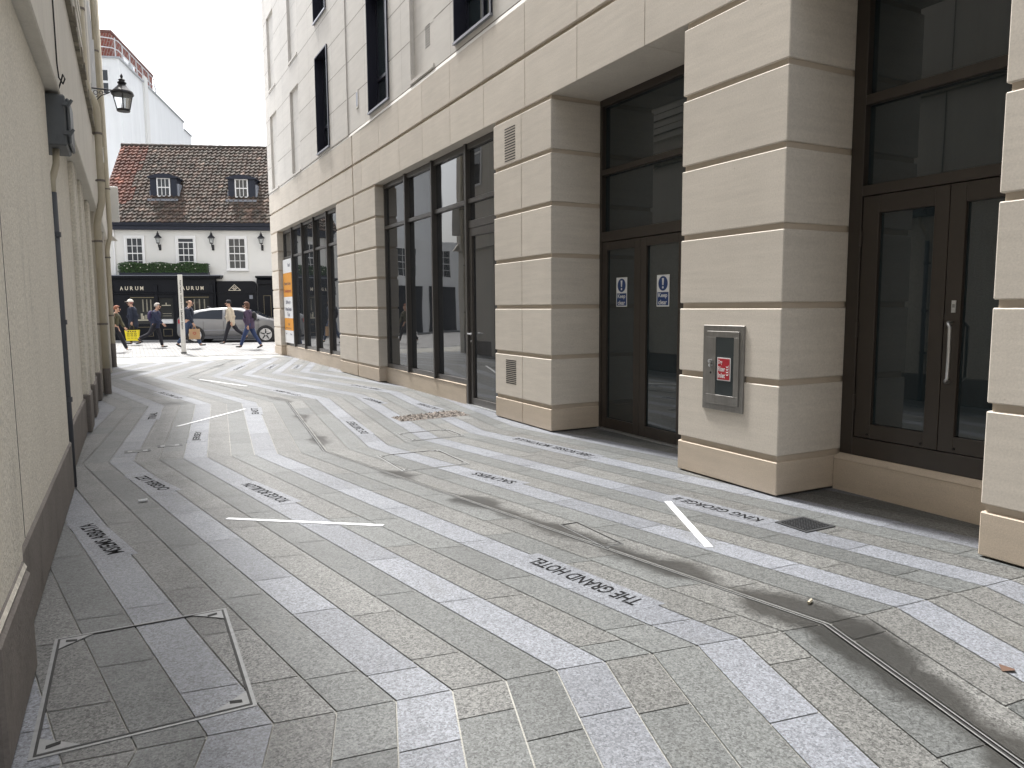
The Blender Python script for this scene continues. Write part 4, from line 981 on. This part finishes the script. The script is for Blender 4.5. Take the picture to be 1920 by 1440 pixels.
def person(loc,face,Hh,label,colours,legs,arms,hair='short',lean=3,coat=.84,group=None,girth=1.0):
    """legs/arms: ((left a,bend),(right a,bend)) in degrees; a person built facing +x then turned to `face`"""
    t=thing('person',label,'person',loc,group)
    sc=Hh/1.75; ca=math.radians
    hipz=0; TH,SH=.43,.42
    def leg(side,a,k):
        hip=Vector((0,side*.085,0)); a1=ca(a); kn=hip+Vector((math.sin(a1),0,-math.cos(a1)))*TH
        a2=ca(a-k); an=kn+Vector((math.sin(a2),0,-math.cos(a2)))*SH
        fp=ca(max(-40,min(25,(a-k)*.9))); toe=an+Vector((.16*math.cos(fp),side*.015,-.055+.16*math.sin(fp) if fp<0 else -.055+.05*math.sin(fp)))
        heel=an+Vector((-.045,0,-.05)); return hip,kn,an,heel,toe
    Ls=[leg(1,*legs[0]),leg(-1,*legs[1])]
    low=min(min(q[3].z,q[4].z) for q in Ls)-.032
    pz=-low; up=Vector((0,0,pz)); Ls=[[q+up for q in L] for L in Ls]
    ln=math.tan(ca(lean)); sp=lambda h,dx=0,dy=0: Vector((ln*h+dx,dy,pz+h))
    g=girth
    waist,chest,shl,neck,hb,hm,ht=sp(.14),sp(.33),sp(.46),sp(.53,.01),sp(.585,.025),sp(.665,.035),sp(.745,.03)
    def arm(side,a,k):
        sh=sp(.455,0,side*.165); a1=ca(a); el=sh+Vector((math.sin(a1),side*.09,-math.cos(a1)))*.285
        a2=ca(a+k); wr=el+Vector((math.sin(a2),-side*.06,-math.cos(a2)))*.25
        d=(wr-el).normalized(); return sh,el,wr,d
    As=[arm(1,*arms[0]),arm(-1,*arms[1])]
    b=Sk()
    p=b.add(sp(0),(.105*g,.125*g)); w=b.add(waist,(.092*g,.12*g),p); c_=b.add(chest,(.105*g,.145*g),w); s_=b.add(shl,(.075,.10),c_); nk=b.add(neck,.05,s_); h1=b.add(hb,(.066,.058),nk); h2=b.add(hm,(.102,.082),h1); b.add(ht,(.074,.062),h2)
    hands=[]
    for side,(sh,el,wr,d) in zip((1,-1),As):
        i=b.chain([sh,el,wr],[.055,.040,.027],s_); pm=b.add(wr+d*.05,(.020,.036),i); hands.append(wr+d*.10)
        fwd=Vector((1,0,0)) if abs(d.x)<.8 else Vector((0,0,1)); ac=(fwd-d*fwd.dot(d)).normalized(); cu=ac.cross(d)*(-side)
        for q,(o_,l_) in enumerate(((.027,.070),(.009,.080),(-.009,.075),(-.026,.058))):
            k0=wr+d*.085+ac*o_; b.chain([k0,k0+d*l_*.5+cu*.010,k0+d*l_*.85+cu*.030],[.0085,.008,.007],pm)
        k0=wr+d*.035+ac*.034; b.chain([k0,k0+d*.03+ac*.018,k0+d*.055+ac*.016+cu*.012],[.011,.010,.008],pm)
    for hip,kn,an,heel,toe in Ls:
        i=b.chain([hip,kn,an],[.085,.055,.038],p); b.add(an+Vector((.06,0,-.05)),.03,i)
    V,F=skin_mesh(b.v,b.r,b.e,1)
    mb=MB(); mb.add(V,F)
    hc=(hm+hb*.0); 
    mb.ball(hm+Vector((.107,0,-.02)),.016,.012,.022,8,6)             # nose
    for sd in (1,-1): mb.ball(hm+Vector((-.005,sd*.086,-.015)),.020,.009,.030,8,6)
    mb.ball(hm+Vector((.055,0,-.085)),.034,.034,.024,8,6)             # chin
    xf=Matrix.Rotation(face,4,'Z')@Matrix.Scale(sc,4)
    body=mb.build('body',M['skin'],t,smooth=True,xf=xf)
    ey=MB()
    for sd in (1,-1): ey.ball(hm+Vector((.094,sd*.032,.008)),.004,.010,.005,8,6)
    ey.build('eyes',M['black'],t,xf=xf); mo=MB(); mo.ball(hm+Vector((.092,0,-.058)),.008,.022,.006,8,6); mo.build('mouth',colours['lips'],t,xf=xf)
    # jacket
    j=Sk(); p=j.add(sp(.02),(.140*g,.165*g)); 
    if coat<.9:
        dz=(.9-coat); q=j.add(sp(-dz*1.3),(.146*g,.170*g),p)
    w=j.add(waist,(.136*g,.165*g),p); c_=j.add(chest,(.143*g,.180*g),w); s_=j.add(shl,(.090,.115),c_); j.add(sp(.515),(.066,.064),s_)
    for sh,el,wr,d in As: j.chain([sh,el,wr-d*.005],[.084,.068,.052],s_)
    V,F=skin_mesh(j.v,j.r,j.e,1); mb=MB(); mb.add(V,F); mb.build('jacket',colours['top'],t,smooth=True,xf=xf)
    l=Sk(); p=l.add(sp(.0),(.112*g,.132*g)); l.add(sp(.08),(.105*g,.13*g),p)
    for hip,kn,an,heel,toe in Ls: l.chain([hip+Vector((0,0,-.05)),kn,an+Vector((0,0,-.012))],[.108*min(1.1,g),.078,.062],p)
    V,F=skin_mesh(l.v,l.r,l.e,1); mb=MB(); mb.add(V,F); mb.build('trousers',colours['legs'],t,smooth=True,xf=xf)
    for hip,kn,an,heel,toe in Ls:
        q=Sk(); i=q.add(an+Vector((0,0,-.01)),.046); i2=q.add(heel+Vector((.01,0,.012)),.038,i); i3=q.add((heel+toe)/2+Vector((.02,0,.014)),.040,i2); q.add(toe+Vector((.03,0,.01)),(.034,.026),i3)
        V,F=skin_mesh(q.v,q.r,q.e,1); mb=MB(); mb.add(V,F); mb.build('shoe',colours['shoes'],t,smooth=True,xf=xf)
    hr=MB()
    if hair in('short','bob','tied','bald'):
        lim={'short':-.02,'bob':-.10,'tied':-.03,'bald':-.03}[hair]
        top=.02 if hair=='bald' else 9
        hr.ball(hm+Vector((-.012,0,.022)),.116,.099,.116 if hair!='bob' else .126,16,12,keep=lambda x,y,z:(z>lim and (x<.035 or z>.052) and z<top) or (hair=='bob' and x<-.0 and z>-.11))
        if hair=='bob': hr.ball(hm+Vector((-.05,0,-.055)),.075,.088,.085,12,8)
        if hair=='tied': hr.ball(hm+Vector((-.115,0,.0)),.045,.035,.04,10,8)
        hr.build('hair',colours['hair'],t,smooth=True,xf=xf)
    if hair=='cap':
        hr.ball(hm+Vector((-.008,0,.030)),.118,.103,.108,16,12,keep=lambda x,y,z:z>.008)
        hr.add([hm+Vector(q) for q in ((.07,.07,.045),(.175,.045,.03),(.195,0,.03),(.175,-.045,.03),(.07,-.07,.045),(.07,.07,.055),(.175,.045,.04),(.195,0,.04),(.175,-.045,.04),(.07,-.07,.055))],[(0,1,2,3,4),(9,8,7,6,5),(0,5,6,1),(1,6,7,2),(2,7,8,3),(3,8,9,4)])
        hr.build('cap',colours['hair'],t,smooth=False,xf=xf)
        h2_=MB(); h2_.ball(hm+Vector((-.015,0,.0)),.100,.087,.070,16,10,keep=lambda x,y,z:x<.01 and z>-.06); h2_.build('hair',colours['lips'],t,smooth=True,xf=xf)
    W_=lambda v:Vector(loc)+xf@Vector(v)
    return {'t':t,'hands':[W_(h) for h in hands],'sp':lambda h,dx=0,dy=0:W_(sp(h,dx,dy)),'xf':xf,'sc':sc}
RT=math.atan2(-.34202,.93969); LT=RT+math.pi
navy=cloth('navy_coat',(.016,.021,.038)); navy2=cloth('navy_jacket',(.018,.024,.055)); dark=cloth('dark_trousers',(.012,.012,.018)); jeans=cloth('blue_jeans',(.030,.052,.105)); jeans2=cloth('deep_blue_jeans',(.022,.040,.110)); beige=cloth('beige_jacket',(.52,.45,.35)); plum=cloth('plum_jacket',(.060,.040,.078)); olive=cloth('olive_print_top',(.075,.070,.040),amp=.6)
shoe=mat('dark_shoe',(.015,.014,.014),.5); wshoe=mat('white_trainer',(.72,.72,.72),.6)
grey=cloth('grey_hair',(.38,.35,.32)); brown=cloth('brown_hair',(.085,.040,.025)); ginger=cloth('auburn_hair',(.20,.075,.040)); black=cloth('black_hair',(.012,.012,.016)); capm=cloth('pale_cap',(.66,.62,.55)); stub=cloth('cropped_hair',(.30,.20,.14)); lips=mat('lip',(.30,.12,.10),.5)
K=lambda top,legs,shoes,hair:{'top':top,'legs':legs,'shoes':shoes,'hair':hair,'lips':lips}
g1=person((-.46,27.87,gz(27.85)),RT,1.60,'person with auburn hair, olive top and white trainers walking beside the left wall',K(olive,dark,wshoe,ginger),((24,2),(-20,22)),((18,14),(-10,8)),'tied',6,1.0,girth=.82)
g2=person((.10,32.35,gz(32.4)),LT,1.78,'person in pale cap and long navy coat carrying the yellow bag',K(navy,dark,shoe,capm),((8,4),(-8,10)),((-6,6),(4,4)),'cap',3,.62,girth=1.16)
g3=person((.80,29.58,gz(29.58)),RT,1.66,'person with grey hair and navy jacket striding right past the shop window',K(navy2,dark,shoe,grey),((14,3),(-28,40)),((-8,8),(20,22)),'short',7,.78,girth=1.10)
g4=person((1.84,28.63,gz(28.63)),RT,1.79,'balding person in navy jacket and jeans carrying a paper bag beside the signpost',K(navy,jeans,shoe,stub),((26,4),(-14,26)),((-12,10),(14,8)),'bald',4,.90,girth=1.08)
g5=person((3.52,30.98,gz(31.05)),LT,1.80,'dark haired person in a beige jacket walking left in front of the silver car',K(beige,dark,shoe,black),((18,2),(-30,28)),((-14,10),(-4,26)),'short',2,.74,girth=1.04)
g6=person((3.72,27.26,gz(27.32)),LT,1.69,'person with brown hair and plum jacket striding left nearest the limestone corner',K(plum,jeans2,shoe,brown),((24,3),(-20,12)),((-8,12),(6,6)),'bob',5,.76,girth=1.16)
# bags
def bagdir(face): return Vector((math.cos(face),math.sin(face),0)),Vector((-math.sin(face),math.cos(face),0))
def carrier(name,label,hand,face,wt,wb,hh,th,m,drop,handle_m):
    d,s_=bagdir(face); c=Vector(hand)-Vector((0,0,drop)); t=thing(name,label,'bag',c-Vector((0,0,hh)))
    mb=MB(); T_=[c+d*a*wt/2+s_*b_*th/2 for a,b_ in ((-1,-1),(1,-1),(1,1),(-1,1))]; B_=[c-Vector((0,0,hh))+d*a*wb/2+s_*b_*th*.4 for a,b_ in ((-1,-1),(1,-1),(1,1),(-1,1))]
    mb.add(T_+B_,[(3,2,6,7),(1,0,4,5),(0,3,7,4),(2,1,5,6),(4,7,6,5)]); mb.build('bag_body',m,t)
    for sg in (-1,1):
        h=MB(); h.tube([c+s_*sg*th/2-d*wt*.18-Vector((0,0,.02)),c+s_*sg*.02-d*wt*.10+Vector((0,0,drop*.7)),Vector(hand)-d*.03,Vector(hand)+d*.03,c+s_*sg*.02+d*wt*.10+Vector((0,0,drop*.7)),c+s_*sg*th/2+d*wt*.18-Vector((0,0,.02))],.007,6); h.build('handle',handle_m,t)
    return t,c,d,s_
def nearhand(g): return min(g['hands'],key=lambda q:q.length)
M['yellow']=mat('yellow_bag',(.80,.66,.02),.5,amp=.06); M['kraft']=mat('kraft_paper',(.42,.27,.15),.75,amp=.1); M['bagprint']=mat('bag_print',(.07,.055,.01),.6)
hd=nearhand(g2); t,c,d,s_=carrier('shopping_bag','bright yellow shopping bag with dark printed pattern held by the person in the cap',hd,LT,.52,.43,.42,.14,M['yellow'],.20,M['bagprint'])
sg=1 if (s_.dot(Vector((0,-1,0)))>0) else -1; fo=s_*sg*.0735; q=MB(); rr_=-d if True else d
for row,zz in enumerate((.12,.20,.28)):
    for k_ in range(3):
        cc=c+fo*(1-.1*row)+d*(-.13+.13*k_)-Vector((0,0,zz+.02)); ri=.045
        for a in range(10):
            a0,a1=a*math.pi/10,(a+.7)*math.pi/10
            q.quad([cc+d*ri*math.cos(a0)+Vector((0,0,ri*math.sin(a0))),cc+d*ri*math.cos(a1)+Vector((0,0,ri*math.sin(a1))),cc+d*ri*.55*math.cos(a1)+Vector((0,0,ri*.55*math.sin(a1))),cc+d*ri*.55*math.cos(a0)+Vector((0,0,ri*.55*math.sin(a0)))])
        q.obox(cc-d*.05-Vector((0,0,.02)),d*.09,s_*sg*.002,(0,0,.014))
for k_ in range(4): q.obox(c+fo-d*.16+d*.085*k_-Vector((0,0,.075)),d*.05,s_*sg*.002,(0,0,.045))
q.build('printed_pattern',M['bagprint'],t)
hd=nearhand(g4); t,c,d,s_=carrier('paper_bag','brown paper carrier bag with a red mark held by the balding person',hd,RT,.33,.36,.36,.14,M['kraft'],.10,M['kraft'])
sg=1 if (s_.dot(Vector((0,-1,0)))>0) else -1; q=MB()
for k_ in range(9):
    a=k_*.9; cc=c+s_*sg*.066-Vector((0,0,.16))+d*.045*math.cos(a)+Vector((0,0,.04*math.sin(a))); q.obox(cc,d*.035,s_*sg*.003,(0,0,.02))
q.build('printed_mark',M['signred'],t)
def rucksack(label,g,face,m,w_=.30,hh=.42):
    d,s_=bagdir(face); c=g['sp'](.28,-.19); t=thing('backpack',label,'backpack',c-Vector((0,0,hh/2)))
    mb=MB(); mb.ball((0,0,0),.10,w_/2,hh/2,14,10); v0=[Vector(p) for p in mb.v]; mb.v=[tuple(c+d*p.x+s_*p.y+Vector((0,0,p.z))) for p in v0]; mb.build('bag_body',m,t,smooth=True)
    for sg in (-1,1):
        h=MB(); h.tube([c+s_*sg*.08+d*.05+Vector((0,0,hh*.42)),g['sp'](.515,-.02,0)+s_*sg*.10,g['sp'](.43,.125,0)+s_*sg*.12,g['sp'](.25,.13,0)+s_*sg*.13,c+s_*sg*.10+d*.06-Vector((0,0,hh*.3))],.014,6); h.build('shoulder_strap',m,t,smooth=True)
rucksack('dark purple backpack on the person with grey hair',g3,RT,cloth('purple_bag',(.030,.020,.065)))
rucksack('dark navy backpack on the balding person with the paper bag',g4,RT,cloth('navy_bag',(.014,.017,.028)),.32,.46)
rucksack('small black backpack on the person in the plum jacket',g6,LT,cloth('black_bag',(.012,.012,.014)),.26,.34)
hd=g1['hands'][1]; t=thing('carrier_bag','pale plastic bag behind the legs of the person with auburn hair','bag',(hd.x-.10,hd.y,gz(28)+.25)); mb=MB(); mb.ball((hd.x-.10,hd.y-.05,gz(28)+.40),.13,.08,.17,12,8); mb.tube([(hd.x-.10,hd.y-.05,gz(28)+.55),(hd.x,hd.y,hd.z)],.012,6); mb.build('bag_body',M['whitepaint'],t,smooth=True)

# ------------------------------------------------------------------ silver hatchback
CO=Vector((3.98,33.26,gz(33))); 
def K_(p): q=CO+e*p[0]-n*p[1]; return (q.x,q.y,CO.z+p[2])      # x forward, y towards us
t=thing('parked_car','silver hatchback car behind the walking people, nose hidden by the limestone corner','car',tuple(CO))
KX=1.07
ST=[(-2.06,.62,.60,.62,.30),(-2.00,.76,.95,.98,.26),(-1.86,.82,.98,1.14,.22),(-1.60,.845,.97,1.27,.20),(-1.25,.855,.955,1.36,.18),(-.75,.86,.94,1.43,.18),(-.2,.86,.925,1.455,.18),(.35,.86,.91,1.42,.18),(.80,.86,.90,1.26,.18),(1.20,.855,.89,1.06,.18),(1.45,.85,.88,.955,.19),(1.80,.82,.82,.865,.20),(2.02,.74,.70,.75,.24),(2.16,.60,.50,.52,.32)]
def ring(x,w_,zb,zr,z0):
    rf_=min(1.0,max(0,(zr-zb)/.45)); wr=w_*(1-.26*rf_)
    half=[(0,z0),(w_*.86,z0),(w_*.97,z0+.10),(w_*1.0,.52 if zb>.6 else (z0+zb)/2),(w_*.965,zb),(w_*.965-(w_*.965-wr)*.93,zb+(zr-zb)*.86),(wr*.86,zb+(zr-zb)*.97),(0,zr)]
    return [(x*KX,y,z) for y,z in half]+[(x*KX,-y,z) for y,z in half[-2:0:-1]]
bm_=MB(K_); RG=[ring(*s_) for s_ in ST]; N=len(RG[0]); vs=[p for r_ in RG for p in r_]; fs=[]
for i in range(len(RG)-1):
    for k_ in range(N): fs.append((i*N+k_,i*N+(k_+1)%N,(i+1)*N+(k_+1)%N,(i+1)*N+k_))
fs += [tuple(range(N))[::-1],tuple((len(RG)-1)*N+k_ for k_ in range(N))]
bm_.add(vs,fs); M['silver']=mat('silver_car_paint',(.20,.20,.205),.36,metal=.4,amp=.03,coat=.4)
body=bm_.build('body',M['silver'],t,smooth=True,weld=True)
body.data.materials[0].use_backface_culling=False
M['carglass']=glass_mat('car_glass',(.012,.016,.024),rough=.03); M['tyre']=mat('tyre',(.014,.014,.015),.8); M['alloy']=mat('alloy_rim',(.60,.60,.61),.3,metal=.8); M['plastic']=mat('black_plastic',(.018,.018,.02),.55)
def sidepanel(pts,off,name,m,par):
    for sg in (1,-1):
        mb=MB(K_); P=[(x*KX,sg*(y+off),z) for x,y,z in pts]
        mb.prism(P if sg<0 else P[::-1],(0,-sg*.012,0)); mb.build(name,m,par,weld=True)
def wy(x,f_):     # half width of the cabin side at height fraction f_
    for a,b_ in zip(ST,ST[1:]):
        if a[0]<=x<=b_[0]:
            k_=(x-a[0])/(b_[0]-a[0]); w_,zb,zr=[a[i]+(b_[i]-a[i])*k_ for i in (1,2,3)]
            rf_=min(1.0,max(0,(zr-zb)/.45)); wr=w_*(1-.26*rf_); return w_*.965-(w_*.965-wr)*.93*f_/.86, zb+(zr-zb)*f_
def glassq(xs,name):
    pts=[]
    for x,f_ in xs: y,z=wy(x,f_); pts.append((x,y,z))
    sidepanel(pts,.010,name,M['carglass'],body)
glassq([(-1.66,.10),(-1.45,.50),(-1.18,.74),(-.75,.80),(-.32,.81),(-.32,.06),(-1.0,.07)],'rear_side_window')
glassq([(-.22,.06),(-.22,.81),(.25,.80),(.62,.72),(.98,.42),(1.08,.08)],'front_side_window')
wm=MB(K_); wm.add([(.66*KX,-.60,1.305),(.66*KX,.60,1.305),(1.36*KX,.72,.985),(1.36*KX,-.72,.985),(1.01*KX,0,1.175),(.66*KX,0,1.345),(1.36*KX,0,1.01)],[(0,5,4),(5,1,4),(1,2,4),(2,6,4),(6,3,4),(3,0,4)]); wm.build('windscreen',M['carglass'],body)
wm=MB(K_); wm.add([(-1.55*KX,-.58,1.31),(-1.55*KX,.58,1.31),(-2.0*KX,.66,1.0),(-2.0*KX,-.66,1.0)],[(0,3,2,1)]); wm.build('rear_window',M['carglass'],body)
for xw in (-1.33,1.30):
    for sg in (1,-1):
        a=MB(K_); a.lathe([(.365,sg*.70),(.375,sg*.868),(.372,sg*.872),(.34,sg*.874)],(xw*KX,0,.32),28,axis='y'); a.build('wheel_arch',M['plastic'],body)
        w=MB(K_); w.lathe([(.22,sg*.70),(.30,sg*.70),(.318,sg*.73),(.318,sg*.86),(.30,sg*.885),(.25,sg*.89),(.245,sg*.88)],(xw*KX,0,.32),28,axis='y'); wl=w.build('wheel',M['tyre'],body)
        rm=MB(K_); rm.lathe([(.252,sg*.888),(.252,sg*.898),(.222,sg*.898),(.222,sg*.886)],(xw*KX,0,.32),28,axis='y'); rm.lathe([(.05,sg*.886),(.045,sg*.905),(.01,sg*.907)],(xw*KX,0,.32),12,axis='y')
        rm.build('rim',M['alloy'],wl); sp_=MB(K_)
        for k_ in range(5):
            a0=k_*2*math.pi/5+.3; c0=Vector((math.cos(a0),0,math.sin(a0))); s0=Vector((-math.sin(a0),0,math.cos(a0))); ct=Vector((xw*KX,sg*.892,.32))
            sp_.prism([ct+c0*.04+s0*.03,ct+c0*.225+s0*.02,ct+c0*.225-s0*.02,ct+c0*.04-s0*.03],(0,sg*.006,0))
        sp_.build('spokes',M['plastic'],wl)
lm=MB(K_)
for sg in (1,-1):
    for a in (-1.95,): lm.obox((a*KX,sg*.79,.80),(.18,sg*.05,0),(0,sg*.02,0),(0,0,.16))
lm.build('tail_light',M['signred'],body); lm=MB(K_)
for sg in (1,-1): lm.obox((1.78*KX,sg*.80,.70),(.26,-sg*.08,0),(0,sg*.02,0),(0,0,.12))
lm.build('headlight',M['grey_glass'],body)
for sg in (1,-1): mi_=MB(K_); mi_.ball((.98*KX,sg*.93,.98),.09,.09,.07,10,8); mi_.build('wing_mirror',M['silver'],body,smooth=True)
mo=MB(K_)
for sg in (1,-1): mo.box(-1.0*KX,.95*KX,sg*.862,sg*.878,.50,.525); mo.box(-1.0*KX,.95*KX,sg*.80,sg*.868,.16,.27,.3)
mo.build('side_moulding',M['sill'],body)
se=MB(K_)
for x in (-.27,1.02,-1.02):
    for sg in (1,-1): se.obox((x*KX,sg*.858,.30),(.008,0,0),(0,sg*.008,0),(0,0,.58))
se.build('door_seam',M['plastic'],body); an=MB(K_); an.tube([(-.9*KX,0,1.40),(-1.05*KX,0,1.50)],[.03,.012],6); an.build('roof_aerial',M['silver'],body)
